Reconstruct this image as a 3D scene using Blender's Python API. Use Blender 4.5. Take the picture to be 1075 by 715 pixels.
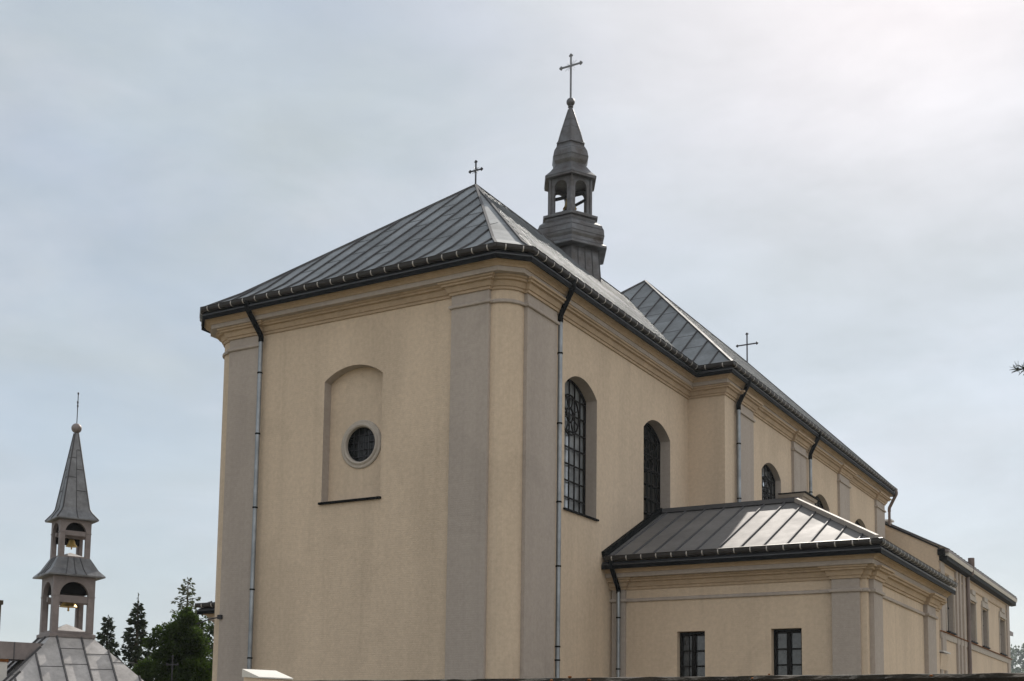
import bpy, bmesh, math, random
from mathutils import Vector, Matrix
from mathutils.geometry import tessellate_polygon
R_ = math.radians
random.seed(7)
S = bpy.context.scene
for o in list(bpy.data.objects): bpy.data.objects.remove(o)
GZ = -1.7                                   # ground level; the camera's eye is the origin

# ------------------------------------------------------------------ camera
cam = bpy.data.objects.new('camera', bpy.data.cameras.new('camera'))
S.collection.objects.link(cam); S.camera = cam
CR, CU, CF = Vector((.85674, .51554, .01580)), Vector((.04175, -.09983, .99413)), Vector((-.51409, .85105, .10705))
M = Matrix((CR, CU, -CF)).transposed()
cam.matrix_world = M.to_4x4()
cd = cam.data
cd.sensor_fit = 'HORIZONTAL'; cd.sensor_width = 36.0
cd.lens = 36.0 * 1299.49 / 1075
cd.shift_x = (537.5 - 499.575) / 1075
cd.shift_y = (631.495 - 357.5) / 1075
cd.clip_start = .1; cd.clip_end = 5000

# ------------------------------------------------------------------ sky, sun, exposure
SUN_EL, SUN_AZ = 37.0, -10.0                  # azimuth from +Y towards +X
W = bpy.data.worlds.new('World'); S.world = W; W.use_nodes = True
nt = W.node_tree; nt.nodes.clear()
def wn(t, **k):
    n = nt.nodes.new(t)
    for a, b in k.items(): setattr(n, a, b)
    return n
sky = wn('ShaderNodeTexSky', sky_type='NISHITA', sun_disc=False, sun_elevation=R_(SUN_EL), sun_rotation=R_(SUN_AZ),
         air_density=1.0, dust_density=1.0, ozone_density=1.5, altitude=200)
tc = wn('ShaderNodeTexCoord')
mp = wn('ShaderNodeMapping'); mp.inputs['Scale'].default_value = (1.6, 1.6, 4.2); mp.inputs['Rotation'].default_value = (.15, .25, .6)
n1 = wn('ShaderNodeTexNoise'); n1.inputs['Scale'].default_value = 1.5; n1.inputs['Detail'].default_value = 9; n1.inputs['Roughness'].default_value = .55; n1.inputs['Distortion'].default_value = .25
rp = wn('ShaderNodeValToRGB'); rp.color_ramp.elements[0].position = .38; rp.color_ramp.elements[1].position = .64
rp.color_ramp.elements[0].color = (.66, .66, .66, 1); rp.color_ramp.elements[1].color = (.98, .98, .98, 1)
# thin cloud: backlit and greyish towards the sun, unseen sky to the right and behind made whiter to brighten the shaded walls
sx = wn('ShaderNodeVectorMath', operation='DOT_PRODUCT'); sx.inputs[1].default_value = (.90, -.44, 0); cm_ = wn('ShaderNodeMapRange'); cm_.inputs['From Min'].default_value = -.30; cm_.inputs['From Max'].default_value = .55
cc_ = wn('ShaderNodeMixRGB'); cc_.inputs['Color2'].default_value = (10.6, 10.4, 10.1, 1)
dt = wn('ShaderNodeVectorMath', operation='DOT_PRODUCT'); gl = wn('ShaderNodeMapRange'); gl.inputs['From Min'].default_value = .925; gl.inputs['From Max'].default_value = 1.0
pw = wn('ShaderNodeMath', operation='POWER'); pw.inputs[1].default_value = 2.6
gc_ = wn('ShaderNodeMixRGB'); gc_.inputs['Color2'].default_value = (8.7, 8.15, 8.3, 1)
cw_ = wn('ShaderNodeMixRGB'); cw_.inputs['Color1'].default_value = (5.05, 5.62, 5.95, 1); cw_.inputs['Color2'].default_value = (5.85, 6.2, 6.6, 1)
n3 = wn('ShaderNodeTexNoise'); n3.inputs['Scale'].default_value = 2.1; n3.inputs['Detail'].default_value = 9; n3.inputs['Roughness'].default_value = .58; n3.inputs['Distortion'].default_value = .3
mr3 = wn('ShaderNodeMapRange'); mr3.inputs['From Min'].default_value = .38; mr3.inputs['From Max'].default_value = .64
mixw = wn('ShaderNodeMixRGB')
dt_dir = Vector((math.sin(R_(SUN_AZ)) * math.cos(R_(SUN_EL)), math.cos(R_(SUN_AZ)) * math.cos(R_(SUN_EL)), math.sin(R_(SUN_EL)))); dt.inputs[1].default_value = dt_dir
bg = wn('ShaderNodeBackground'); bg.inputs['Strength'].default_value = .085
wo = wn('ShaderNodeOutputWorld')
L = nt.links.new
L(tc.outputs['Generated'], mp.inputs['Vector']); L(mp.outputs['Vector'], n1.inputs['Vector']); L(n1.outputs['Fac'], rp.inputs['Fac'])
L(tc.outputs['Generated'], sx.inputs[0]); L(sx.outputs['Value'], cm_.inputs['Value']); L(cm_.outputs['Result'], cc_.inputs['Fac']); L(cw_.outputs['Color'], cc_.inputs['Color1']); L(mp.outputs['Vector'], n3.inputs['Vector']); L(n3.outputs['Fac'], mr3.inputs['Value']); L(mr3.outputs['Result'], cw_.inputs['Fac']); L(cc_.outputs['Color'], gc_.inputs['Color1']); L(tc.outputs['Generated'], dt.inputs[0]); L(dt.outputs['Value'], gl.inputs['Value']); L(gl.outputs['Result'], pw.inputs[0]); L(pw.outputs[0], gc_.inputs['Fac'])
n2 = wn('ShaderNodeTexNoise'); n2.inputs['Scale'].default_value = 3.4; n2.inputs['Detail'].default_value = 10; n2.inputs['Roughness'].default_value = .6; n2.inputs['Distortion'].default_value = .35
L(mp.outputs['Vector'], n2.inputs['Vector'])
mr2 = wn('ShaderNodeMapRange'); mr2.inputs['From Min'].default_value = .35; mr2.inputs['From Max'].default_value = .68; mr2.inputs['To Min'].default_value = .95; mr2.inputs['To Max'].default_value = 1.09
L(n2.outputs['Fac'], mr2.inputs['Value'])
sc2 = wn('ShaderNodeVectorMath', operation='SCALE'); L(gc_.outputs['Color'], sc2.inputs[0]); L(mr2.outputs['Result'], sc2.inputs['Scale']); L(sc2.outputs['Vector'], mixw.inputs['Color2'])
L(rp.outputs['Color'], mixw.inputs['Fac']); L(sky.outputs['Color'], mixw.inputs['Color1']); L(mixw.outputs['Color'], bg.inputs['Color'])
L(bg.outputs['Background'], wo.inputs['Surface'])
sl = bpy.data.lights.new('sun', 'SUN'); sl.energy = 4.1; sl.angle = R_(.53); sl.color = (1, .93, .84)
so = bpy.data.objects.new('sun', sl); S.collection.objects.link(so)
sd = Vector((math.sin(R_(SUN_AZ)) * math.cos(R_(SUN_EL)), math.cos(R_(SUN_AZ)) * math.cos(R_(SUN_EL)), math.sin(R_(SUN_EL))))
so.rotation_euler = sd.to_track_quat('Z', 'Y').to_euler()
so.location = sd * 80
S.view_settings.view_transform = 'Standard'; S.view_settings.look = 'None'
S.view_settings.gamma = 1; S.view_settings.use_curve_mapping = False
S.view_settings.exposure = 0.34

# ------------------------------------------------------------------ materials
def mat(name, col, rough=.8, metal=0.0, var=.12, vscale=1.2, bump=.15, bscale=30, col2=None, streak=False, course=0.0, spec=.3, fine=0.0):
    m = bpy.data.materials.new(name); m.use_nodes = True
    t = m.node_tree; p = t.nodes['Principled BSDF']
    def N(ty, **k):
        n = t.nodes.new(ty)
        for a, b in k.items(): setattr(n, a, b)
        return n
    tcn = N('ShaderNodeTexCoord'); src = tcn.outputs['Object']
    mpn = N('ShaderNodeMapping'); t.links.new(src, mpn.inputs['Vector'])
    mpn.inputs['Scale'].default_value = (1, 1, .16) if streak else (1, 1, 1)
    no = N('ShaderNodeTexNoise'); no.inputs['Scale'].default_value = vscale; no.inputs['Detail'].default_value = 7; no.inputs['Roughness'].default_value = .62
    t.links.new(mpn.outputs['Vector'], no.inputs['Vector'])
    mr = N('ShaderNodeMapRange'); mr.inputs['From Min'].default_value = .3; mr.inputs['From Max'].default_value = .7
    t.links.new(no.outputs['Fac'], mr.inputs['Value'])
    mx = N('ShaderNodeMixRGB')
    c2 = col2 or tuple(c * (1 - var) for c in col); c1 = tuple(min(1, c * (1 + var * .6)) for c in col)
    mx.inputs['Color1'].default_value = (*c1, 1); mx.inputs['Color2'].default_value = (*c2, 1)
    t.links.new(mr.outputs['Result'], mx.inputs['Fac'])
    out = mx.outputs['Color']
    if fine:
        nf = N('ShaderNodeTexNoise'); nf.inputs['Scale'].default_value = 9; nf.inputs['Detail'].default_value = 8; nf.inputs['Roughness'].default_value = .7
        t.links.new(src, nf.inputs['Vector'])
        mf = N('ShaderNodeMapRange'); mf.inputs['From Min'].default_value = .35; mf.inputs['From Max'].default_value = .65
        mf.inputs['To Min'].default_value = 1 - fine; mf.inputs['To Max'].default_value = 1 + fine * .6
        t.links.new(nf.outputs['Fac'], mf.inputs['Value'])
        vm = N('ShaderNodeVectorMath', operation='SCALE'); t.links.new(out, vm.inputs[0]); t.links.new(mf.outputs['Result'], vm.inputs['Scale'])
        out = vm.outputs['Vector']
    if course:
        np_ = N('ShaderNodeTexNoise'); np_.inputs['Scale'].default_value = .33; np_.inputs['Detail'].default_value = 4; np_.inputs['Roughness'].default_value = .5; np_.inputs['Distortion'].default_value = .8
        t.links.new(src, np_.inputs['Vector'])
        mp_ = N('ShaderNodeMapRange'); mp_.inputs['From Min'].default_value = .53; mp_.inputs['From Max'].default_value = .57; mp_.inputs['To Min'].default_value = 1; mp_.inputs['To Max'].default_value = .945
        t.links.new(np_.outputs['Fac'], mp_.inputs['Value'])
        ms_ = N('ShaderNodeMapping'); ms_.inputs['Scale'].default_value = (3.2, 3.2, .09); t.links.new(src, ms_.inputs['Vector'])
        ns_ = N('ShaderNodeTexNoise'); ns_.inputs['Scale'].default_value = 1.0; ns_.inputs['Detail'].default_value = 6; ns_.inputs['Roughness'].default_value = .6; t.links.new(ms_.outputs['Vector'], ns_.inputs['Vector'])
        mq_ = N('ShaderNodeMapRange'); mq_.inputs['From Min'].default_value = .55; mq_.inputs['From Max'].default_value = .72; mq_.inputs['To Min'].default_value = 1; mq_.inputs['To Max'].default_value = .92
        t.links.new(ns_.outputs['Fac'], mq_.inputs['Value'])
        mm_ = N('ShaderNodeMath', operation='MULTIPLY'); t.links.new(mp_.outputs['Result'], mm_.inputs[0]); t.links.new(mq_.outputs['Result'], mm_.inputs[1])
        v2 = N('ShaderNodeVectorMath', operation='SCALE'); t.links.new(out, v2.inputs[0]); t.links.new(mm_.outputs[0], v2.inputs['Scale']); out = v2.outputs['Vector']
    t.links.new(out, p.inputs['Base Color'])
    p.inputs['Roughness'].default_value = rough; p.inputs['Metallic'].default_value = metal
    p.inputs['Specular IOR Level'].default_value = spec
    nb = N('ShaderNodeTexNoise'); nb.inputs['Scale'].default_value = bscale; nb.inputs['Detail'].default_value = 5
    t.links.new(src, nb.inputs['Vector'])
    h = nb.outputs['Fac']
    if course:
        wv = N('ShaderNodeTexWave', wave_type='BANDS', bands_direction='Z'); wv.inputs['Scale'].default_value = course
        wv.inputs['Distortion'].default_value = 1.6; wv.inputs['Detail'].default_value = 3; wv.inputs['Detail Scale'].default_value = 2
        t.links.new(src, wv.inputs['Vector'])
        ad = N('ShaderNodeMath', operation='ADD'); t.links.new(h, ad.inputs[0])
        ml = N('ShaderNodeMath', operation='MULTIPLY'); ml.inputs[1].default_value = .13
        t.links.new(wv.outputs['Fac'], ml.inputs[0]); t.links.new(ml.outputs[0], ad.inputs[1]); h = ad.outputs[0]
    bp = N('ShaderNodeBump'); bp.inputs['Strength'].default_value = bump; bp.inputs['Distance'].default_value = .02
    t.links.new(h, bp.inputs['Height']); t.links.new(bp.outputs['Normal'], p.inputs['Normal'])
    if metal > 0:
        rr = N('ShaderNodeMapRange'); rr.inputs['To Min'].default_value = max(.05, rough - .1); rr.inputs['To Max'].default_value = rough + .14
        t.links.new(no.outputs['Fac'], rr.inputs['Value']); t.links.new(rr.outputs['Result'], p.inputs['Roughness'])
    return m
MT = {
 'wall':   mat('ochre_plaster', (.56, .455, .345), .9, var=.12, vscale=.7, bump=.35, bscale=45, streak=True, course=5.5, fine=.10),
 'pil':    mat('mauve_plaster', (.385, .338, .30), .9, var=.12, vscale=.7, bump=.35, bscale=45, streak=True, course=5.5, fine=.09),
 'corn':   mat('ochre_moulding', (.42, .322, .225), .9, var=.16, vscale=1.4, bump=.2, bscale=30, fine=.1),
 'roof':   mat('zinc_sheet', (.235, .25, .26), .58, .75, var=.25, vscale=.9, bump=.25, bscale=3.0, fine=.12),
 'aroof':  mat('grey_roof_sheet', (.215, .21, .208), .68, .85, var=.15, vscale=.9, bump=.2, bscale=3.0, fine=.08),
 'cap':    mat('hip_cap_sheet', (.40, .37, .34), .75, .1, var=.15, bump=.1, bscale=10),
 'seam':   mat('seam_sheet', (.085, .085, .09), .65, .25, var=.2, bump=.1, bscale=20),
 'fascia': mat('dark_sheet', (.006, .0066, .0072), .6, 0, var=.2, bump=.1, bscale=10, spec=.05),
 'gutter': mat('gutter_sheet', (.036, .033, .032), .45, .1, var=.25, bump=.1, bscale=10, spec=.2),
 'drip':   mat('drip_sheet', (.10, .105, .115), .38, .8, var=.2, bump=.1, bscale=10),
 'tsheet': mat('blue_grey_sheet', (.20, .205, .215), .5, .6, var=.3, vscale=2.5, bump=.2, bscale=5, fine=.15),
 'strap':  mat('strap_metal', (.50, .48, .46), .55, .3, var=.2, bump=.1, bscale=20),
 'pipe':   mat('zinc_pipe', (.29, .315, .34), .5, .85, var=.25, vscale=2.2, bump=.1, bscale=14),
 'pipe_b': mat('brown_pipe', (.16, .125, .115), .5, .4, var=.2, bump=.1, bscale=14),
 'turret': mat('weathered_sheet', (.125, .130, .140), .48, .6, var=.35, col2=(.075, .066, .062), vscale=2.0, bump=.25, bscale=6, fine=.15),
 'iron':   mat('dark_iron', (.05, .05, .055), .5, .6, var=.2, bump=.1, bscale=40),
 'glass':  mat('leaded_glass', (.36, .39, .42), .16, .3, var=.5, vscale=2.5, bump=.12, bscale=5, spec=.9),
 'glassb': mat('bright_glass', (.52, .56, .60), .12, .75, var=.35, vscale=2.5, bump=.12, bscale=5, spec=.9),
 'glassm': mat('reflection_mottled_glass', (.05, .056, .06), .07, .0, var=.6, vscale=4, bump=.25, bscale=3, col2=(.012, .014, .014), spec=.75),  # mottled base colour imitates trees reflected in the annex panes
 'glassd': mat('dark_glass', (.014, .016, .016), .1, 0, var=.5, vscale=3, bump=.05, bscale=4, spec=.3),
 'frame':  mat('dark_wood', (.008, .0075, .007), .6, var=.2, bump=.1, spec=.1),
 'ring':   mat('pale_stone', (.40, .36, .315), .8, var=.12, vscale=3, bump=.15, fine=.1),
 'gold':   mat('bronze', (.55, .38, .13), .38, .8, var=.3, bump=.05),
 'lroof':  mat('worn_zinc_sheet', (.50, .485, .48), .55, .45, var=.28, vscale=1.6, bump=.2, bscale=4, fine=.12),
 'clad':   mat('mauve_grey_sheet', (.235, .205, .20), .55, .35, var=.2, vscale=2, bump=.15, bscale=6, fine=.1),
 'white':  mat('white_plaster', (.62, .60, .56), .85, var=.1, bump=.2),
 'mwall':  mat('mossy_stone', (.028, .020, .013), .95, var=.6, vscale=5, bump=.9, bscale=22, col2=(.010, .010, .006), fine=.4),
 'moss':   mat('rust_lichen', (.20, .075, .02), .95, var=.5, vscale=6, bump=.6, bscale=40),
 'pier':   mat('sandstone', (.60, .48, .36), .9, var=.15, vscale=4, bump=.3, fine=.1),
 'bark':   mat('bark', (.09, .07, .05), .95, var=.4, vscale=6, bump=.8, bscale=18),
 'conif':  mat('conifer_needles', (.036, .052, .024), .75, var=.5, vscale=1.5, bump=0),
 'larch':  mat('larch_needles', (.085, .10, .05), .75, var=.4, vscale=1.5, bump=0),
 'thuja':  mat('thuja_foliage', (.046, .078, .013), .7, var=.5, vscale=2.5, bump=0),
 'leaf':   mat('broad_leaf', (.06, .095, .03), .7, var=.5, vscale=.6, bump=0),
 'ground': mat('gravel_and_grass', (.20, .155, .105), .95, var=.3, vscale=.5, bump=.5, bscale=12, col2=(.12, .12, .06), fine=.2),
}
for k in ('conif', 'larch', 'thuja', 'leaf'):           # thin leaves let light through
    t = MT[k].node_tree; p = t.nodes['Principled BSDF']
    tr = t.nodes.new('ShaderNodeBsdfTranslucent'); ms = t.nodes.new('ShaderNodeMixShader'); ms.inputs[0].default_value = .42 if k == 'thuja' else .28
    src = p.inputs['Base Color'].links[0].from_socket
    t.links.new(src, tr.inputs['Color']); o = t.nodes['Material Output']
    t.links.new(p.outputs[0], ms.inputs[1]); t.links.new(tr.outputs[0], ms.inputs[2]); t.links.new(ms.outputs[0], o.inputs['Surface'])

def sheeted(src, name, axis, a0, sp, rows=1.35, amt=.16):
    m = MT[src].copy(); m.name = name; t = m.node_tree; p = t.nodes['Principled BSDF']; lk = p.inputs['Base Color'].links[0]; col = lk.from_socket
    tcn = t.nodes.new('ShaderNodeTexCoord'); sx_ = t.nodes.new('ShaderNodeSeparateXYZ'); t.links.new(tcn.outputs['Object'], sx_.inputs[0])
    def mth(op, a, b):
        n = t.nodes.new('ShaderNodeMath'); n.operation = op
        for i, v in enumerate((a, b)):
            if v is None: continue
            if isinstance(v, (int, float)): n.inputs[i].default_value = v
            else: t.links.new(v, n.inputs[i])
        return n.outputs[0]
    k = mth('FLOOR', mth('DIVIDE', mth('SUBTRACT', sx_.outputs[axis], a0), sp), None)
    r = mth('FLOOR', mth('ADD', mth('DIVIDE', sx_.outputs['Z'], rows), mth('MULTIPLY', k, .37)), None)
    cb_ = t.nodes.new('ShaderNodeCombineXYZ'); t.links.new(k, cb_.inputs[0]); t.links.new(r, cb_.inputs[1])
    wn_ = t.nodes.new('ShaderNodeTexWhiteNoise'); t.links.new(cb_.outputs[0], wn_.inputs['Vector'])
    mr_ = t.nodes.new('ShaderNodeMapRange'); mr_.inputs['To Min'].default_value = 1 - amt; mr_.inputs['To Max'].default_value = 1 + amt; t.links.new(wn_.outputs['Value'], mr_.inputs['Value'])
    vm = t.nodes.new('ShaderNodeVectorMath'); vm.operation = 'SCALE'; t.links.new(col, vm.inputs[0]); t.links.new(mr_.outputs['Result'], vm.inputs['Scale'])
    t.links.new(vm.outputs['Vector'], p.inputs['Base Color'])
    MT[name] = m; return name
# ------------------------------------------------------------------ mesh helpers
ORG = {}
def V(*a): return Vector(a)
class MB:
    def __init__(s): s.v = []; s.f = []; s.mi = []
    def face(s, pts, mi=0):
        i = len(s.v); s.v += [Vector(p) for p in pts]; s.f.append(tuple(range(i, i + len(pts)))); s.mi.append(mi)
    def mesh(s, vs, fs, mi=0):
        i = len(s.v); s.v += [Vector(p) for p in vs]
        for f in fs: s.f.append(tuple(a + i for a in f)); s.mi.append(mi)
    def box(s, a, b, mi=0):
        x0, y0, z0 = (min(p, q) for p, q in zip(a, b)); x1, y1, z1 = (max(p, q) for p, q in zip(a, b))
        vs = [(x, y, z) for z in (z0, z1) for y in (y0, y1) for x in (x0, x1)]
        s.mesh(vs, [(0, 2, 3, 1), (4, 5, 7, 6), (0, 1, 5, 4), (2, 6, 7, 3), (0, 4, 6, 2), (1, 3, 7, 5)], mi)
    def obox(s, c, u, v, w, mi=0):                       # centre and three half axes
        c, u, v, w = map(Vector, (c, u, v, w))
        vs = [c + i * u + j * v + k * w for k in (-1, 1) for j in (-1, 1) for i in (-1, 1)]
        s.mesh(vs, [(0, 2, 3, 1), (4, 5, 7, 6), (0, 1, 5, 4), (2, 6, 7, 3), (0, 4, 6, 2), (1, 3, 7, 5)], mi)
    def bar(s, p, q, w, h, up=(0, 0, 1), mi=0, lift=0.0):
        p, q = Vector(p), Vector(q); d = (q - p)
        if d.length < 1e-4: return
        d.normalize(); n = (Vector(up) - d * d.dot(Vector(up)))
        if n.length < 1e-4: n = d.orthogonal()
        n.normalize(); sde = d.cross(n)
        s.obox((p + q) / 2 + n * lift, (q - p) / 2, sde * w / 2, n * h / 2, mi)
    def tube(s, pts, r, n=10, mi=0, cap=True, radii=None):
        pts = [Vector(p) for p in pts]; rings = []; ref = None
        for i, p in enumerate(pts):
            if i == 0: d = pts[1] - p
            elif i == len(pts) - 1: d = p - pts[i - 1]
            else: d = (pts[i + 1] - p).normalized() + (p - pts[i - 1]).normalized()
            d.normalize()
            if ref is None: ref = d.orthogonal().normalized()
            ref = (ref - d * ref.dot(d)).normalized(); b = d.cross(ref)
            rr = radii[i] if radii else r
            rings.append([p + (ref * math.cos(2 * math.pi * k / n) + b * math.sin(2 * math.pi * k / n)) * rr for k in range(n)])
        vs = [q for rg in rings for q in rg]
        fs = [(i * n + k, i * n + (k + 1) % n, (i + 1) * n + (k + 1) % n, (i + 1) * n + k) for i in range(len(rings) - 1) for k in range(n)]
        if cap: fs += [tuple(range(n - 1, -1, -1)), tuple(range((len(rings) - 1) * n, len(rings) * n))]
        s.mesh(vs, fs, mi)
    def lathe(s, c, prof, n, rot=0.0, mi=0, cap=True):     # prof: (radius, z)
        c = Vector(c)
        vs = [c + V(r * math.cos(rot + 2 * math.pi * k / n), r * math.sin(rot + 2 * math.pi * k / n), z) for r, z in prof for k in range(n)]
        m = len(prof)
        fs = [(i * n + k, i * n + (k + 1) % n, (i + 1) * n + (k + 1) % n, (i + 1) * n + k) for i in range(m - 1) for k in range(n)]
        if cap: fs += [tuple(range(n - 1, -1, -1)), tuple(range((m - 1) * n, m * n))]
        s.mesh(vs, fs, mi)
    def sweep(s, prof, path, closed=False, mi=0):          # prof: closed loop of (outward, z); outward = right of travel
        P = [Vector((p[0], p[1])) for p in path]; n = len(P); rings = []
        def nrm(a, b):
            d = (b - a).normalized(); return Vector((d.y, -d.x))
        for i in range(n):
            if closed or 0 < i < n - 1:
                a = nrm(P[i - 1], P[i]); b = nrm(P[i], P[(i + 1) % n]); m = a + b; k = m.length_squared / 2
                m = m / max(k, .25)
            elif i == 0: m = nrm(P[0], P[1])
            else: m = nrm(P[-2], P[-1])
            rings.append([V(P[i].x + m.x * o, P[i].y + m.y * o, z) for o, z in prof])
        k = len(prof); vs = [q for r in rings for q in r]; fs = []
        for i in range(n if closed else n - 1):
            j = (i + 1) % n
            for a in range(k): fs.append((i * k + a, i * k + (a + 1) % k, j * k + (a + 1) % k, j * k + a))
        if not closed: fs += [tuple(range(k - 1, -1, -1)), tuple(range((n - 1) * k, n * k))]
        s.mesh(vs, fs, mi)
    def panel(s, o, u, outline, holes=(), mi=0):           # flat wall in the (u, z) plane through o
        o, u = Vector(o), Vector(u)
        loops = [[V(a, b, 0) for a, b in lp] for lp in (outline, *holes)]
        flat = [p for lp in loops for p in lp]
        tris = tessellate_polygon(loops)
        s.mesh([o + u * p.x + V(0, 0, p.y) for p in flat], [tuple(t) for t in tris], mi)
    def reveal(s, o, u, inn, loop, depth, mi=0):           # the sides of a hole, pushed inwards along inn
        o, u, inn = Vector(o), Vector(u), Vector(inn)
        pt = [o + u * a + V(0, 0, b) for a, b in loop]; n = len(pt)
        for i in range(n):
            a, b = pt[i], pt[(i + 1) % n]; s.face((a, b, b + inn * depth, a + inn * depth), mi)
    def build(s, name, mats, parent=None, smooth=False, merge=True):
        me = bpy.data.meshes.new(name)
        org = ORG.get(parent.name, V(0, 0, 0)) if parent else s.origin() if False else V(0, 0, 0)
        me.from_pydata([v - org for v in s.v], [], s.f)
        if not isinstance(mats, (list, tuple)): mats = [mats]
        for m in mats: me.materials.append(MT[m])
        me.polygons.foreach_set('material_index', s.mi)
        if merge:
            bm = bmesh.new(); bm.from_mesh(me); bmesh.ops.remove_doubles(bm, verts=bm.verts, dist=.0004)
            bmesh.ops.recalc_face_normals(bm, faces=bm.faces); bm.to_mesh(me); bm.free()
        if smooth:
            me.polygons.foreach_set('use_smooth', [True] * len(me.polygons))
            me.set_sharp_from_angle(angle=R_(35))
        ob = bpy.data.objects.new(name, me); S.collection.objects.link(ob)
        if parent: ob.parent = parent
        ORG[ob.name] = org
        return ob
def thing(name, label, cat, loc, group=None):
    o = bpy.data.objects.new(name, None); S.collection.objects.link(o); o.location = loc
    ORG[o.name] = Vector(loc); o['label'] = label; o['category'] = cat
    if group: o['group'] = group
    return o
def recenter(ob, loc):
    loc = Vector(loc)
    ob.data.transform(Matrix.Translation(-loc)); ob.location = loc
def tag(o, label, cat, group=None):
    o['label'] = label; o['category'] = cat
    if group: o['group'] = group

def arch(a0, a1, z0, zs, zc, n=14):                       # loop of an opening with a segmental or round head
    pts = [(a0, z0), (a1, z0), (a1, zs)]; m = (a0 + a1) / 2; hw = (a1 - a0) / 2; h = zc - zs
    rr = (hw * hw + h * h) / (2 * h); cz = zc - rr; t0 = math.asin(min(1, hw / rr))
    for i in range(1, n): t = t0 - 2 * t0 * i / n; pts.append((m + rr * math.sin(t), cz + rr * math.cos(t)))
    return pts + [(a0, zs)]
def arch_h(a, a0, a1, zs, zc):
    m = (a0 + a1) / 2; hw = (a1 - a0) / 2; h = zc - zs; rr = (hw * hw + h * h) / (2 * h)
    return zc - rr + math.sqrt(max(0, rr * rr - (a - m) ** 2))

def roof_face(mb, poly, e, s, spacing, off=0.0, seam_w=.035, seam_h=.05, cross=0.0, rnd=None, smi=1):
    """planar sheet with standing seams; e = eave direction, s = up-slope direction"""
    poly = [Vector(p) for p in poly]; mb.face(poly, 0)
    e, s = Vector(e).normalized(), Vector(s).normalized(); n = e.cross(s)
    if n.z < 0: n = -n
    q = [((p - poly[0]).dot(e), (p - poly[0]).dot(s)) for p in poly]
    lo, hi = min(a for a, _ in q), max(a for a, _ in q)
    k = math.ceil((lo - off) / spacing); prev = None
    while off + k * spacing < hi - .03:
        x = off + k * spacing; ys = []
        if x > lo + .03:
            for i in range(len(q)):
                (x0, y0), (x1, y1) = q[i], q[(i + 1) % len(q)]
                if (x0 - x) * (x1 - x) < 0: ys.append(y0 + (y1 - y0) * (x - x0) / (x1 - x0))
            if len(ys) >= 2 and max(ys) - min(ys) > .08:
                a = poly[0] + e * x + s * min(ys); b = poly[0] + e * x + s * max(ys)
                mb.bar(a, b, seam_w, seam_h, n, smi, seam_h / 2 - .004)
                if cross and rnd:
                    y = min(ys) + rnd.uniform(.3, cross)
                    while y < max(ys) - .4:
                        mb.bar(poly[0] + e * (x + .02) + s * y, poly[0] + e * (x + spacing - .02) + s * (y + .02), seam_w * .5, .010, n, smi, .003) if x + spacing < hi - .3 else None
                        y += rnd.uniform(cross * .8, cross * 1.25)
        k += 1
def gutter(mb, path, z, o, r=.078, step=.43, closed=False):
    """half-round eaves gutter along a path with strap hangers (material 1)"""
    P = [Vector((p[0], p[1])) for p in path]; n = len(P); pts = []
    def nrm(a, b):
        d = (b - a).normalized(); return Vector((d.y, -d.x))
    for i in range(n):
        if 0 < i < n - 1:
            a = nrm(P[i - 1], P[i]); b = nrm(P[i], P[i + 1]); m = a + b; m = m / (m.length_squared / 2)
        elif i == 0: m = nrm(P[0], P[1])
        else: m = nrm(P[-2], P[-1])
        pts.append(V(P[i].x + m.x * o, P[i].y + m.y * o, z))
    prof = [(r * math.cos(t), r * math.sin(t)) for t in [math.pi + math.pi * i / 10 for i in range(11)]]
    prof = [(-r, r * .8)] + prof + [(r, r * .55), (r + .012, r * .75), (r - .02, r * .95), (-r * .6, r * .9)]
    off = [Vector((p.x, p.y)) for p in pts]
    mb.sweep([(a, z + b) for a, b in prof], [tuple(p) for p in off])
    for a, b in zip(pts[:-1], pts[1:]):
        d = b - a; Ln = d.length; d.normalize(); side = V(d.y, -d.x, 0); k = max(1, int(Ln / step)); 
        for i in range(k):
            c = a + d * (Ln * (i + .5) / k)
            arc = [c + side * ((r + .008) * math.cos(t)) + V(0, 0, (r + .008) * math.sin(t)) for t in [-2.2 + 2.75 * j / 7 for j in range(8)]]
            for p, q in zip(arc[:-1], arc[1:]): mb.bar(p, q, .028, .008, d.cross(q - p), 1)
            mb.bar(arc[-1], c + V(0, 0, r * 1.05) - side * r, .035, .008, V(0, 0, 1), 1)
def downpipe(parent, pts, r=.06, rings=(), mats=('pipe', 'fascia'), elbow=1):
    """pts: the swan neck (dark) then the straight run (zinc)"""
    mb = MB(); neck = pts[:-1]
    sm = []
    P = [Vector(p) for p in neck]
    for i, p in enumerate(P):
        if 0 < i < len(P) - 1:
            for t in (.12, .04): sm.append(p + (P[i - 1] - p).normalized() * t)
            for t in (.04, .12): sm.append(p + (P[i + 1] - p).normalized() * t)
        else: sm.append(p)
    mb.tube(sm, r * 1.22, 12, 1)
    mb.tube([P[-1] + V(0, 0, .02), Vector(pts[-1])], r, 14, 0)
    z = P[-1].z - .05
    for zr in rings: mb.tube([V(P[-1].x, P[-1].y, zr - .02), V(P[-1].x, P[-1].y, zr + .02)], r * 1.22, 14, 1)
    return mb.build('downpipe', list(mats), parent, smooth=True)

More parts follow.
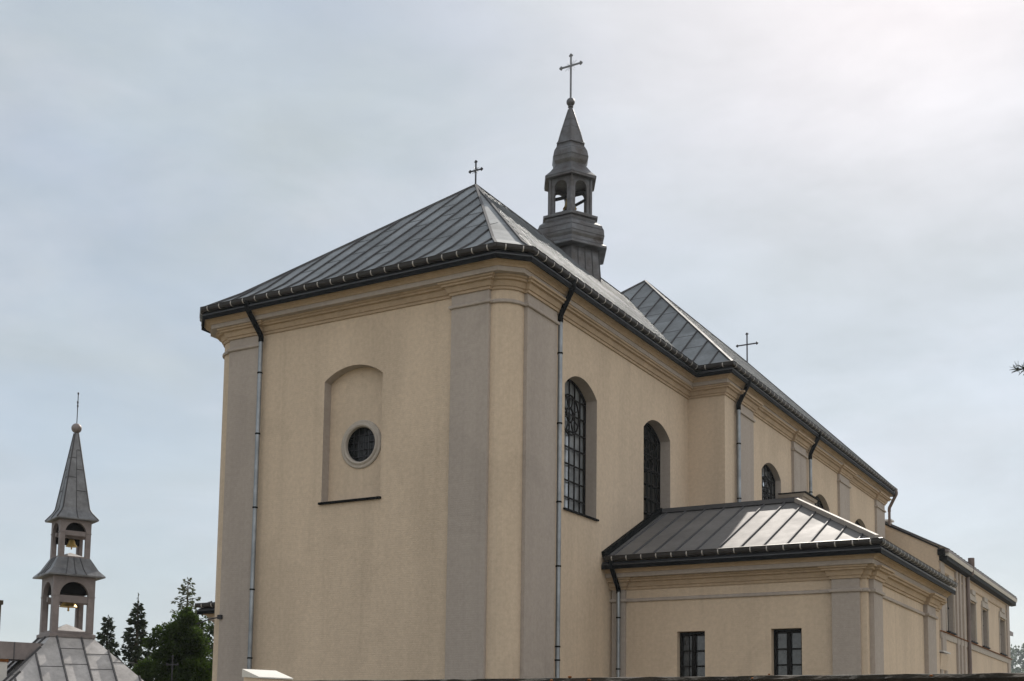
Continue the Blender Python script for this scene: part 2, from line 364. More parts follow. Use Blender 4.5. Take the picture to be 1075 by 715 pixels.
def latin_cross(mb, base, h, arm, up_frac, u=(1, 0, 0), t=.035, ends=True, rays=False):
    base, u = Vector(base), Vector(u); top = base + V(0, 0, h); c = base + V(0, 0, h * up_frac); v = V(-u.y, u.x, 0)
    mb.obox((base + top) / 2, u * t, v * t * .7, V(0, 0, h / 2))
    mb.obox(c - u * (arm / 2 + t) / 2, u * (arm / 2 - t) / 2, v * t * .66, V(0, 0, t)); mb.obox(c + u * (arm / 2 + t) / 2, u * (arm / 2 - t) / 2, v * t * .66, V(0, 0, t))
    if ends:
        for p, a, b in ((top, V(0, 0, 1), u), (c - u * arm / 2, -u, V(0, 0, 1)), (c + u * arm / 2, u, V(0, 0, 1))):
            for q, k in ((p + a * t * 1.2, 1.7), (p + b * t * 1.5, 1.35), (p - b * t * 1.5, 1.35)):
                mb.lathe(q, [(.001, -t * k), (t * k * .75, -t * k * .6), (t * k * .95, 0), (t * k * .75, t * k * .6), (.001, t * k)], 8)
    if rays:
        for k in range(16):
            a = 2 * math.pi * (k + .5) / 16
            if min(abs(math.sin(a)), abs(math.cos(a))) < .25: continue
            d = u * math.cos(a) + V(0, 0, math.sin(a)); mb.bar(c + d * t, c + d * arm * (.36 if k % 2 else .26), .008, .008)

# ------------------------------------------------------------------ ground
g = MB(); g.box((-700, -300, GZ - .6), (700, 1000, GZ)); og = g.build('ground', 'ground'); og['kind'] = 'structure'
hz = MB(); hz.box((-710, -310, GZ - 1.6), (710, 1010, 62)); oh = hz.build('haze', 'ground'); oh['kind'] = 'stuff'; oh.data.materials.clear()
hm = bpy.data.materials.new('haze_air'); hm.use_nodes = True; hm.node_tree.nodes.clear()
hv = hm.node_tree.nodes.new('ShaderNodeVolumePrincipled'); hv.inputs['Color'].default_value = (.80, .87, .95, 1); hv.inputs['Density'].default_value = .00022; hv.inputs['Anisotropy'].default_value = .3
ho = hm.node_tree.nodes.new('ShaderNodeOutputMaterial'); hm.node_tree.links.new(hv.outputs[0], ho.inputs['Volume']); oh.data.materials.append(hm)

# ------------------------------------------------------------------ mouldings shared by the church and the two side annexes
BED = [(-.02, 11.20), (.045, 11.20), (.05, 11.265), (.085, 11.275), (.12, 11.36), (.13, 11.40), (.21, 11.41), (.215, 11.455), (.27, 11.47), (.275, 11.515), (-.02, 11.515)]
FIL = [(-.02, 11.517), (.325, 11.517), (.33, 11.53), (.33, 11.635), (-.02, 11.635)]
UPP = [(-.02, 11.637), (.355, 11.637), (.365, 11.67), (.40, 11.70), (.455, 11.715), (.475, 11.75), (.52, 11.79), (.525, 11.825), (-.02, 11.825)]
FAS = [(-.02, 11.827), (.550, 11.827), (.555, 11.725), (.597, 11.72), (.60, 11.83), (-.02, 11.86)]
DRP = [(-.02, 11.862), (.602, 11.832), (.612, 11.84), (.612, 11.852), (.53, 11.935), (-.02, 11.99)]
def lift(p, dz): return [(a, b + dz) for a, b in p]
def band(mb, path, z=10.90): mb.sweep([(-.02, z - .05), (.045, z - .05), (.06, z - .035), (.06, z + .015), (.035, z + .045), (-.02, z + .05)], path)
def entablature(parent, bed_path, top_path, dz=0.0, closed=False, z_g=12.035, gut_path=None):
    b = MB(); b.sweep(lift(BED, dz), bed_path); b.sweep(lift(UPP, dz), top_path, closed)
    c = b.build('cornice', 'corn', parent)
    f = MB(); f.sweep(lift(FIL, dz), top_path, closed); f.build('cornice_fillet', 'pil', c)
    f = MB(); f.sweep(lift(FAS, dz), top_path, closed); fa = f.build('eaves_fascia', 'fascia', parent)
    f = MB(); f.sweep(lift(DRP, dz), top_path, closed); f.build('drip_edge', 'drip', fa)
    gm = MB(); gutter(gm, gut_path or top_path, z_g - .005 + dz, .58); gm.build('gutter', ['gutter', 'strap'], parent, smooth=True)
    return c

# ------------------------------------------------------------------ the church
C0 = -19.80
ch = thing('church', 'large ochre plaster church with grey hipped metal roofs and a bell turret on its ridge', 'church', (C0, 26, GZ))
def mirror(x): return 2 * C0 - x
XW, X2 = -14.84, -13.57                       # side walls of the narrow and of the wide block
def arc_pts(cx, cy, r, a0, a1, n=8): return [(cx + r * math.cos(R_(a0 + (a1 - a0) * i / n)), cy + r * math.sin(R_(a0 + (a1 - a0) * i / n))) for i in range(n + 1)]
arcR = arc_pts(-15.44, 26.70, .60, -90, 0); arcL = arc_pts(mirror(-15.44), 26.70, .60, 180, 270)
Z_TOP = 11.6
# east wall of the narrow block, with its blind niche
w = MB()
niche = arch(-20.71, -18.765, 6.18, 9.53, 9.87)
w.panel((0, 26.1, 0), (1, 0, 0), [(arcL[-1][0], GZ), (arcR[0][0], GZ), (arcR[0][0], Z_TOP), (arcL[-1][0], Z_TOP)], [niche])
for arc in (arcL, arcR):
    for a, b in zip(arc[:-1], arc[1:]): w.face(((*a, GZ), (*b, GZ), (*b, Z_TOP), (*a, Z_TOP)))
win1 = [(29.02, 31.02), (34.32, 36.45)]
wl = [arch(a, b, 6.05, 9.45, 9.86) for a, b in win1]
w.panel((XW, 0, 0), (0, 1, 0), [(26.70, GZ), (38.0, GZ), (38.0, Z_TOP), (26.70, Z_TOP)], wl)
w.face(((mirror(XW), 26.7, GZ), (mirror(XW), 38, GZ), (mirror(XW), 38, Z_TOP), (mirror(XW), 26.7, Z_TOP)))
w.build('wall', 'wall', ch)
# wide block
w = MB(); YE = 60.15
win2 = [(41.75, 43.95), (48.2, 50.5), (54.5, 56.8)]
w2 = [arch(a, b, 6.05, 9.45, 9.86) for a, b in win2]
w.panel((X2, 0, 0), (0, 1, 0), [(38.0, GZ), (YE, GZ), (YE, Z_TOP), (38.0, Z_TOP)], w2)
for a, b in (((XW, 38.0), (X2, 38.0)), ((mirror(X2), 38.0), (mirror(XW), 38.0)), ((mirror(X2), 38.0), (mirror(X2), YE)), ((X2, YE), (mirror(X2), YE))):
    w.face(((*a, GZ), (*b, GZ), (*b, Z_TOP), (*a, Z_TOP)))
w.build('wall', 'wall', ch)
# blind niche and its round window
nb = MB(); nb.reveal((0, 26.1, 0), (1, 0, 0), (0, 1, 0), niche, .30, 0)
nm = (-19.625, 7.735)
circ = lambda r, n=40: [(nm[0] + r * math.cos(2 * math.pi * i / n), nm[1] + r * math.sin(2 * math.pi * i / n)) for i in range(n)]
nb.panel((0, 26.4, 0), (1, 0, 0), [(a, b) for a, b in niche], [circ(.50)], 1)
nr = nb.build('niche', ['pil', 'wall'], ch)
sb = MB(); sb.box((-20.76, 26.02, 6.12), (-18.72, 26.40, 6.178)); sb.build('sill', 'fascia', nr)
ow = MB(); ow.panel((0, 26.58, 0), (1, 0, 0), circ(.52)); ow.reveal((0, 26.4, 0), (1, 0, 0), (0, 1, 0), circ(.50), .18)
rw = ow.build('round_window', 'glassd', ch)
rg = MB()
prof = [(.47, 0), (.49, -.07), (.53, -.09), (.56, -.075), (.58, -.05), (.64, -.05), (.665, -.03), (.67, .01), (.47, .01)]
n = 48
vs = [V(nm[0] + r * math.cos(2 * math.pi * i / n), 26.4 + d, nm[1] + r * math.sin(2 * math.pi * i / n)) for i in range(n) for r, d in prof]
k = len(prof)
rg.mesh(vs, [(i * k + a, i * k + (a + 1) % k, ((i + 1) % n) * k + (a + 1) % k, ((i + 1) % n) * k + a) for i in range(n) for a in range(k)])
rg.build('surround', 'ring', rw, smooth=True)
gr = MB()
for x in (-.33, -.16, 0, .16, .33): h = math.sqrt(.25 - x * x); gr.bar((nm[0] + x, 26.52, nm[1] - h), (nm[0] + x, 26.52, nm[1] + h), .018, .018, (0, 1, 0))
for z in (-.3, -.1, .1, .3): h = math.sqrt(.25 - z * z); gr.bar((nm[0] - h, 26.54, nm[1] + z), (nm[0] + h, 26.54, nm[1] + z), .018, .018, (0, 1, 0))
gr.build('grille', 'iron', rw)

def church_window(x, y0, y1, loop, depth=.37, glass='glass'):
    g_ = MB(); xg = x - depth - .06
    g_.panel((xg, 0, 0), (0, 1, 0), loop)
    wd = g_.build('window', glass, ch)
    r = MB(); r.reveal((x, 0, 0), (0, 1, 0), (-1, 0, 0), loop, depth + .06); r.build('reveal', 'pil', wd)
    s = MB(); s.box((x - .38, y0 - .05, 6.0), (x + .07, y1 + .05, 6.046)); s.build('sill', 'fascia', wd)
    m = MB(); xf = x - depth; m_ = (y0 + y1) / 2; hw = (y1 - y0) / 2
    for k in range(1, 6):
        y = y0 + (y1 - y0) * k / 6; m.bar((xf, y, 6.05), (xf, y, arch_h(y, y0, y1, 9.45, 9.86)), .035, .035, (1, 0, 0))
    for k in range(1, 8): m.bar((xf + .012, y0, 6.05 + .47 * k), (xf + .012, y1, 6.05 + .47 * k), .04, .03, (1, 0, 0))
    for rr in (.56, .20):                                       # wheel at the head
        ring = [V(xf + .02, m_ + rr * math.cos(t), 8.86 + rr * math.sin(t)) for t in [2 * math.pi * i / 24 for i in range(25)]]
        m.tube(ring, .026, 6)
    for i in range(8):
        t = math.pi * (i + .5) / 4
        m.bar((xf + .02, m_ + .2 * math.cos(t), 8.86 + .2 * math.sin(t)), (xf + .02, m_ + .56 * math.cos(t), 8.86 + .56 * math.sin(t)), .03, .03, (1, 0, 0))
    for i, j in zip(loop, loop[1:] + loop[:1]): m.bar((xf, i[0], i[1]), (xf, j[0], j[1]), .09, .06, (1, 0, 0))
    m.build('grille', 'frame', wd)
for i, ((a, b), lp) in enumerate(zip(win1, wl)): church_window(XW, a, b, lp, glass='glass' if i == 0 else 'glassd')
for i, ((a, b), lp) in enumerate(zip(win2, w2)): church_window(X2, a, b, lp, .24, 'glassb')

# pilasters with their neck bands
def pilaster(parent, x0, x1, y0, y1, face, dz=0, top=11.22, z=10.90):
    m = MB(); m.box((x0, y0, GZ), (x1, y1, top + dz)); p = m.build('pilaster', 'pil', parent)
    n = MB()
    path = {'front': [(x0, y1), (x0, y0), (x1, y0), (x1, y1)], 'side': [(x0, y0), (x1, y0), (x1, y1), (x0, y1)]}[face]
    band(n, path, z + dz); n.build('neck_band', 'pil', p)
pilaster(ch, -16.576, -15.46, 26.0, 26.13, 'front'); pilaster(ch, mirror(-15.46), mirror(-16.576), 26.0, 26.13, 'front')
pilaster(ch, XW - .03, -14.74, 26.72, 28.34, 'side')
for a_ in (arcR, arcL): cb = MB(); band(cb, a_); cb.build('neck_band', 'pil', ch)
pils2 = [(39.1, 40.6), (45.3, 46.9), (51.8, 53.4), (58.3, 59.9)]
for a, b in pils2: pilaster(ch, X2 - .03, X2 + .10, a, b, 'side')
bed = [(mirror(X2), YE), (mirror(X2), 38.0), (mirror(XW), 38.0)] + arcL + [(mirror(-15.46), 26.1), (mirror(-15.46), 26.0), (mirror(-16.576), 26.0), (mirror(-16.576), 26.1),
      (-16.576, 26.1), (-16.576, 26.0), (-15.46, 26.0), (-15.46, 26.1)] + arcR + [(XW, 26.72), (-14.74, 26.72), (-14.74, 28.34), (XW, 28.34), (XW, 38.0), (X2, 38.0)]
for a, b in pils2: bed += [(X2, a), (X2 + .1, a), (X2 + .1, b), (X2, b)]
bed += [(X2, YE)]
top = [(-24.73, 38.0), (-24.73, 26.30), (-24.43, 26.0), (-15.17, 26.0), (-14.87, 26.30), (-14.87, 38.0), (-13.69, 38.0), (-13.69, 60.05), (mirror(-13.69), 60.05), (mirror(-13.69), 38.0)]
entablature(ch, bed, top, closed=True, gut_path=[(mirror(-13.69), 38.0)] + top[:8] + [(-19.8, 60.05)])

# roofs
rnd = random.Random(3)
ZE = 12.06
A = V(C0, 32.35, 17.46); RB = V(C0, 46.0, 17.46)
E0, E1 = V(-14.93, 25.42, ZE), V(-14.29, 26.06, ZE)
F0, F1 = V(mirror(-14.93), 25.42, ZE), V(mirror(-14.29), 26.06, ZE)
def tw(E, T, t=.13, dz=.10): p = E + (T - E) * t; return V(p.x, p.y, p.z - dz)
e0, e1, f0, f1 = tw(E0, A), tw(E1, A), tw(F0, A), tw(F1, A)
G1, H1 = V(-14.29, 38.2, ZE), V(mirror(-14.29), 38.2, ZE)
g1, h1 = V(e1.x, 38.6, e1.z), V(f1.x, 38.6, f1.z)
rf = MB()
def slope(a, b): d = (b - a); return d
sp = .63
fs_lo = V(0, e0.y - E0.y, e0.z - E0.z); fs_hi = V(0, A.y - e0.y, A.z - e0.z)
roof_face(rf, [F0, E0, e0, f0], (1, 0, 0), fs_lo, sp, .3)
roof_face(rf, [f0, e0, A], (1, 0, 0), fs_hi, sp, .3 - (f0.x - F0.x), cross=2.2, rnd=rnd)
ss_lo = V(e1.x - E1.x, 0, e1.z - E1.z); ss_hi = V(C0 - e1.x, 0, A.z - e1.z)
roof_face(rf, [E1, G1, g1, e1], (0, 1, 0), ss_lo, .52, .35, .04, .028, smi=0)
roof_face(rf, [e1, g1, V(C0, 44.2, A.z), A], (0, 1, 0), ss_hi, .52, .35 - (e1.y - E1.y), .04, .028, smi=0)
rf.face((F1, H1, h1, f1)); rf.face((f1, h1, V(C0, 44.2, A.z), A))
for a, b, c, d in ((E0, E1, e1, e0), (F1, F0, f0, f1)): rf.face((a, b, c, d))
rf.face((e0, e1, A)); rf.face((f1, f0, A))
for path in ([E0, e0, A], [E1, e1, A], [F0, f0, A], [F1, f1, A], [A, V(C0, 44.2, A.z)]):
    for a, b in zip(path[:-1], path[1:]): rf.bar(a, b, .07, .06, (0, 0, 1), 1, .02)
r1 = rf.build('roof', [sheeted('roof', 'roof_sheets', 'X', F0.x + .3 - C0, .63), 'seam'], ch)
cr = MB(); latin_cross(cr, A + V(0, 0, -.05), .84, .42, .66, t=.022, rays=True); cr.build('cross', 'iron', r1)
rf = MB()
B = V(C0, 45.9, 18.77); B2 = V(C0, 58.8, 18.77)
xe = -13.10; K0, K1 = V(xe, 37.42, ZE), V(xe, 60.62, ZE); J0, J1 = V(mirror(xe), 37.42, ZE), V(mirror(xe), 60.62, ZE)
roof_face(rf, [J0, K0, B], (1, 0, 0), V(0, B.y - K0.y, B.z - K0.z), .72, .36, cross=2.6, rnd=rnd)
rf2 = [K0, K1, B2, B]
tilt = (B2.z - B.z) / (B2.y - B.y)
roof_face(rf, rf2, (0, 1, 0), V(C0 - xe, 0, B.z - ZE), .52, .3, .04, .028, smi=0)
rf.face((J0, J1, B2, B)); rf.face((K1, J1, B2))
for a, b in ((K0, B), (J0, B), (K1, B2), (B, B2)): rf.bar(a, b, .09, .07, (0, 0, 1), 1, .02)
r2 = rf.build('roof', [sheeted('roof', 'roof_sheets_wide', 'X', J0.x + .36 - C0, .72), 'seam'], ch)
cr = MB(); latin_cross(cr, B2 + V(0, -.02, -.08), 1.60, 1.0, .66, t=.03); cr.build('cross', 'iron', r2)
# downpipes
downpipe(ch, [(-23.00, 25.42, 12.0), (-23.00, 25.40, 11.80), (-22.90, 25.93, 11.12), (-22.90, 25.93, 10.95), (-22.90, 25.93, GZ)], .062, (10.05, 8.3, 6.2, 3.9, 2.0))
downpipe(ch, [(-14.28, 28.35, 12.0), (-14.26, 28.35, 11.82), (-14.70, 28.46, 11.14), (-14.70, 28.46, 10.95), (-14.70, 28.46, GZ)], .062, (10.1, 8.2, 6.1, 4.4, 2.3, 1.95))
downpipe(ch, [(-13.11, 39.05, 12.0), (-13.09, 39.05, 11.82), (-13.44, 38.98, 11.10), (-13.44, 38.98, 10.9), (-13.44, 38.98, GZ)], .062, (9.75, 7.9))
downpipe(ch, [(-13.11, 47.4, 12.0), (-13.09, 47.4, 11.82), (-13.44, 47.35, 11.10), (-13.44, 47.35, 10.9), (-13.44, 47.35, GZ)], .062, (9.6,))
downpipe(ch, [(-13.08, 60.5, 12.05), (-13.04, 60.52, 11.84), (-13.42, 60.62, 11.18), (-13.42, 60.62, 11.0), (-13.42, 60.62, GZ)], .062, (), ('pipe_b', 'pipe_b'))
# capped buttress between the first two windows of the wide block
bt = MB(); bt.box((X2 - .02, 43.75, GZ), (-12.72, 45.28, 8.84)); bt.sweep([(-.02, 8.76), (.05, 8.76), (.10, 8.86), (-.02, 8.86)], [(X2, 43.75), (-12.72, 43.75), (-12.72, 45.28), (X2, 45.28)])
bo = bt.build('buttress', 'pil', ch)
bt = MB(); bt.sweep([(-.95, 9.02), (.16, 8.862), (.17, 8.90), (-.95, 9.07)], [(X2, 43.75), (-12.72, 43.75), (-12.72, 45.28), (X2, 45.28)]); bt.build('cap', 'fascia', bo)

# ridge turret
TY = 39.0
q = 1.0183
T = V(C0, TY, 0)
tm = MB()
tm.lathe(T, [(1.36, 15.2), (1.16, 17.40), (1.44, 17.41), (1.50, 17.44), (1.50, 17.52), (1.36, 17.62), (1.335, 17.74), (1.385, 17.84), (1.40, 17.95), (1.39, 18.10), (1.30, 18.32), (1.12, 18.46), (1.04, 18.52), (1.04, 18.60),
             (1.13, 18.63), (1.14, 18.71), (.88, 18.80)], 6)
for k in range(6):                                                                # vertical joints on the shaft
    a = k * math.pi / 3; b = a + math.pi / 3
    for f in (0, .25, .5, .75):
        p = lambda r, z: T + V(r * ((1 - f) * math.cos(a) + f * math.cos(b)), r * ((1 - f) * math.sin(a) + f * math.sin(b)), z)
        tm.bar(p(1.365, 15.2), p(1.165, 17.42), .025, .03, p(1, 0) - T, 1)
def joints(mb, rz):
    for r, z in rz: mb.lathe(T, [(r - .03, z - .01), (r + .006, z - .009), (r + .006, z + .009), (r - .03, z + .01)], 6, mi=1)
joints(tm, ((1.402, 17.93), (1.375, 18.16)))
tr = tm.build('bell_turret', ['turret', 'seam'], ch)
bf = MB(); rb, ri = .85, .76
for k in range(6):
    a, b = k * math.pi / 3, (k + 1) * math.pi / 3
    pa, pb = V(math.cos(a), math.sin(a), 0), V(math.cos(b), math.sin(b), 0); u = (pb - pa).normalized(); nn = (pa + pb).normalized()
    for r, inner in ((rb, 0), (ri, 1)):
        o = T + pa * r; ln = r; cut = ln / 2
        hole = arch(cut - .25, cut + .25, 18.86, 19.80, 20.05, 12)
        bf.panel(o, u, [(0, 18.72), (ln, 18.72), (ln, 20.3), (0, 20.3)], [hole])
        if not inner: bf.reveal(o, u, -nn, hole, (rb - ri) * .866)
    bf.tube([T + pa * rb * 1.0 + V(0, 0, 18.75), T + pa * rb * 1.0 + V(0, 0, 20.2)], .055, 8)
bf.lathe(T, [(.86, 19.74), (.90, 19.76), (.90, 19.82), (.86, 19.84)], 6, cap=False) if False else None
bf.build('belfry', 'turret', tr)
fr = MB(); fr.bar(T + V(-.55, -.3, 18.9), T + V(.5, .3, 19.6), .07, .09); fr.bar(T + V(.45, -.45, 18.85), T + V(-.4, .5, 19.75), .07, .09); fr.bar(T + V(-.6, 0, 19.72), T + V(.6, 0, 19.72), .08, .1)
fr.build('bell_frame', 'frame', tr)
bl = MB(); bl.lathe(T + V(0, 0, 19.24), [(.26, 0), (.22, .06), (.17, .2), (.14, .36), (.08, .44), (.01, .46)], 18); bl.build('bell', 'gold', tr, smooth=True)
cp = MB()
cp.lathe(T, [(1.06, 20.16), (1.07, 20.26), (.86, 20.46), (.64, 20.74), (.62, 20.80)], 6)
cp.lathe(T, [(.62, 20.78), (.70, 20.92), (.74, 21.10), (.70, 21.30), (.60, 21.48), (.54, 21.55), (.54, 21.60), (.58, 21.62)], 6)
joints(cp, ((.742, 21.08), (.665, 21.36), (1.07, 20.24), (.55, 20.9)))
cp.build('bulbous_cap', ['turret', 'seam'], tr)
sp_ = MB(); sp_.lathe(T, [(.585, 21.60), (.52, 21.68), (.40, 22.1), (.09, 23.05), (.07, 23.14), (.11, 23.16), (.11, 23.2), (.04, 23.22)], 6)
for k in range(6):
    a = k * math.pi / 3; d = V(math.cos(a), math.sin(a), 0)
    for (r0, z0), (r1, z1) in zip([(.59, 21.61), (.525, 21.69), (.405, 22.11)], [(.525, 21.69), (.405, 22.11), (.095, 23.05)]): sp_.bar(T + d * r0 + V(0, 0, z0), T + d * r1 + V(0, 0, z1), .03, .03, d)
joints(sp_, ((.335, 22.3), (.235, 22.62)))
sp_.build('spire', ['turret', 'seam'], tr)
bb = MB(); bb.lathe(T + V(0, 0, 23.36), [(.158 * math.cos(t) + .0005, .158 * math.sin(t)) for t in [-1.57 + 3.14 * i / 12 for i in range(13)]], 20); bb.build('ball', 'turret', tr, smooth=True)
cr = MB(); latin_cross(cr, T + V(0, 0, 23.48), 1.70, .80, .77, t=.030, rays=True); cr.build('cross', 'tsheet', tr)

# ------------------------------------------------------------------ low annex at the south side
an = thing('sacristy_annex', 'low ochre annex with half sunlit metal roof built against the side of the church', 'annex', (-11.3, 32.05, GZ))
DZ = -7.05; XA = -7.70; YA = 41.4
zt = Z_TOP + DZ
w = MB()
aw = [(-12.855, -12.045), (-10.20, -9.385)]
al = [[(a, 1.45), (b, 1.45), (b, 2.92), (a, 2.92)] for a, b in aw]
w.panel((0, 32.05, 0), (1, 0, 0), [(XW + .002, GZ), (XA, GZ), (XA, zt), (XW + .002, zt)], al)
w.panel((XA, 0, 0), (0, 1, 0), [(32.05, GZ), (YA, GZ), (YA, zt), (32.05, zt)])
w.face(((XA, YA, GZ), (X2 + .002, YA, GZ), (X2 + .002, YA, zt), (XA, YA, zt)))
w.build('wall', 'wall', an)
for i, ((a, b), lp) in enumerate(zip(aw, al)):
    gm = MB(); gm.box((a + .01, 32.33, 1.46), (b - .01, 32.34, 2.91)); wd = gm.build('window', 'glassm', an)
    r = MB(); r.reveal((0, 32.05, 0), (1, 0, 0), (0, 1, 0), lp, .31); r.build('reveal', 'wall', wd)
    f = MB()
    for x in (a + .04, b - .04): f.box((x - .04, 32.26, 1.46), (x + .04, 32.325, 2.91))
    f.box((a + .082, 32.262, 2.81), (b - .082, 32.323, 2.905)); f.box((a + .082, 32.262, 1.465), (b - .082, 32.323, 1.55))
    m = (a + b) / 2; f.box((m - .055, 32.255, 1.552), (m + .055, 32.327, 2.808))
    for z in (1.97, 2.39): f.box((a + .08, 32.27, z - .02), (m - .056, 32.32, z + .02)); f.box((m + .056, 32.27, z - .02), (b - .08, 32.32, z + .02))
    f.build('frame', 'frame', wd)
    if i == 0:
        f = MB(); f.obox((a + .26, 32.44, 2.18), (.15, .07, 0), (.008, -.016, 0), (0, 0, .62)); f.box((a + .25, 32.30, 1.6), (a + .265, 32.31, 2.8)); f.build('open_casement', 'frame', wd)
def bandp(parent, path): m = MB(); band(m, path, 10.90 + DZ); m.build('string_course', 'pil', parent)
def pil_box(parent, a, b): m = MB(); m.box(a, b); m.build('pilaster', 'pil', parent)
pz = 11.22 + DZ
pil_box(an, (-8.565, 31.95, GZ), (-7.856, 32.07, pz)); pil_box(an, (-14.79, 31.97, GZ), (-14.38, 32.07, pz))
pil_box(an, (XA - .02, 32.30, GZ), (-7.575, 33.25, pz)); pil_box(an, (XA - .02, 39.05, GZ), (-7.575, 40.3, pz))
jog = [(XW, 31.97), (-14.38, 31.97), (-14.38, 32.05), (-8.565, 32.05), (-8.565, 31.95), (-7.856, 31.95), (-7.856, 32.05), (XA, 32.05), (XA, 32.30), (-7.575, 32.30), (-7.575, 33.25), (XA, 33.25), (XA, 39.05), (-7.575, 39.05), (-7.575, 40.3), (XA, 40.3)]
bandp(an, jog)
entablature(an, jog + [(XA, YA)], [(XW + .01, 31.95), (-7.76, 31.95), (-7.76, YA + .0)], DZ, gut_path=[(XW + .12, 31.95), (-7.76, 31.95), (-7.76, YA)])
rf = MB(); ze = ZE + DZ
Ea, Eb, Ec = V(XW + .005, 31.40, ze), V(-7.28, 31.40, ze), V(-7.28, YA + .35, ze)
ph = .468; yr = 35.55; zr = ze + ph * (yr - 31.40)
Ra, Rb = V(XW + .005, yr, zr), V(-10.55, yr, zr); Rc = V(X2 + .005, 38, zr)
roof_face(rf, [Ea, Eb, Rb, Ra], (1, 0, 0), V(0, 1, ph), .62, .28)
roof_face(rf, [Eb, Ec, V(-10.55, 38.2, zr), Rb], (0, 1, 0), V(-1, 0, (zr - ze) / 3.35), .62, .5)
rf.face((Ra, Rb, V(-10.55, 37.95, zr), V(XW + .005, 37.95, zr))); rf.face((V(X2, 37.95, zr), V(-10.55, 37.95, zr), V(-10.55, 38.2, zr), V(X2, YA + .35, ze)))
rf.face((V(-10.55, 38.2, zr), Ec, V(X2, YA + .35, ze)))
rf.bar(Rb, Eb, .10, .13, (0, 0, 1), 3, .07); rf.bar(Ra, Rb + V(.08, 0, 0), .16, .13, (0, 0, 1), 1, .07); rf.bar(Rb, V(-10.55, 38.2, zr), .16, .08, (0, 0, 1), 1, .03)
rf.obox((XW + .05, 33.5, 0), (.05, 0, 0), (0, 0, .09), (0, 2.1, 2.1 * ph), 2) if False else None
fl = Ra - Ea; rf.bar(Ea + V(.06, 0, .06), Ra + V(.06, 0, .06), .12, .16, (0, 0, 1), 2, .04)
rf.build('roof', [sheeted('aroof', 'annex_sheets', 'X', XW + .285 + 11.3, .62, 5, .09), 'seam', 'fascia', 'cap'], an)
downpipe(an, [(-14.55, 31.38, ze - .05), (-14.54, 31.38, ze - .28), (-14.54, 31.86, ze - .85), (-14.54, 31.86, ze - .95), (-14.54, 31.86, GZ)], .055, (3.35, 1.9), ('pipe', 'fascia'))

# ------------------------------------------------------------------ far annex on the other side of the church
la = thing('north_annex', 'corner of a low annex with gutter and cornice peeping out left of the church', 'annex', (-27.5, 32.05, GZ))
DL = -7.75; XL = -29.55; zl = Z_TOP + DL
w = MB(); xr_ = mirror(XW) - .003
for a, b in (((XL, 32.05), (xr_, 32.05)), ((XL, 41.4), (XL, 32.05)), ((xr_, 41.4), (XL, 41.4))): w.face(((*a, GZ), (*b, GZ), (*b, zl), (*a, zl)))
w.build('wall', 'wall', la)
entablature(la, [(XL, 41.4), (XL, 32.05), (xr_, 32.05)], [(XL, 41.4), (XL, 31.95), (xr_, 31.95)], DL)
m = MB(); band(m, [(XL, 41.4), (XL, 32.05), (xr_, 32.05)], 10.9 + DL); m.build('string_course', 'pil', la)
rf = MB(); ze2 = ZE + DL; roof_face(rf, [V(XL - .55, 31.4, ze2), V(xr_, 31.4, ze2), V(xr_, 35, ze2 + 1.2), V(XL + 3, 35, ze2 + 1.2)], (1, 0, 0), V(0, 1, .333), .62, .3)
rf.face((V(XL - .55, 31.4, ze2), V(XL + 3, 35, ze2 + 1.2), V(XL + 3, 38, ze2 + 1.2), V(XL - .55, 41.8, ze2))); rf.face((V(XL + 3, 35, ze2 + 1.2), V(xr_, 35, ze2 + 1.2), V(xr_, 41.8, ze2), V(XL - .55, 41.8, ze2), V(XL + 3, 38, ze2 + 1.2)))
rf.build('roof', ['roof', 'seam'], la)
bk = MB(); bk.tube([(-24.12, 25.99, 3.18), (-24.45, 25.9, 3.12), (-24.75, 25.75, 2.98)], .018, 6); bk.box((-24.16, 25.93, 3.12), (-24.02, 26.0, 3.24))
bk.build('cable_bracket', 'iron', ch)

# ------------------------------------------------------------------ convent wing behind the church
cv = thing('convent', 'long two storey ochre building with tall narrow windows beyond the far end of the church', 'building', (-14.5, 60.4, GZ))
XC = -11.17; Y0c, Y1c = 60.40, 82.2; ZC = 8.75
cw = [(62.0, 63.8), (68.4, 70.0), (72.2, 74.0), (78.4, 80.4)]
cl = [[(a, 5.30), (b, 5.30), (b, 7.35), (a, 7.35)] for a, b in cw]
w = MB()
w.panel((XC, 0, 0), (0, 1, 0), [(Y0c, GZ), (Y1c, GZ), (Y1c, ZC), (Y0c, ZC)], cl)
w.face(((-13.56, Y0c, GZ), (XC, Y0c, GZ), (XC, Y0c, 9.05), (-13.56, Y0c, 10.33)))           # fire wall
w.face(((-13.56, Y0c, GZ), (-13.56, Y0c, 10.33), (-17, Y0c, 12.1), (-17, Y0c, GZ)))
w.face(((XC, Y1c, GZ), (-17, Y1c, GZ), (-17, Y1c, 11.5), (XC, Y1c, ZC)))
w.build('wall', 'wall', cv)
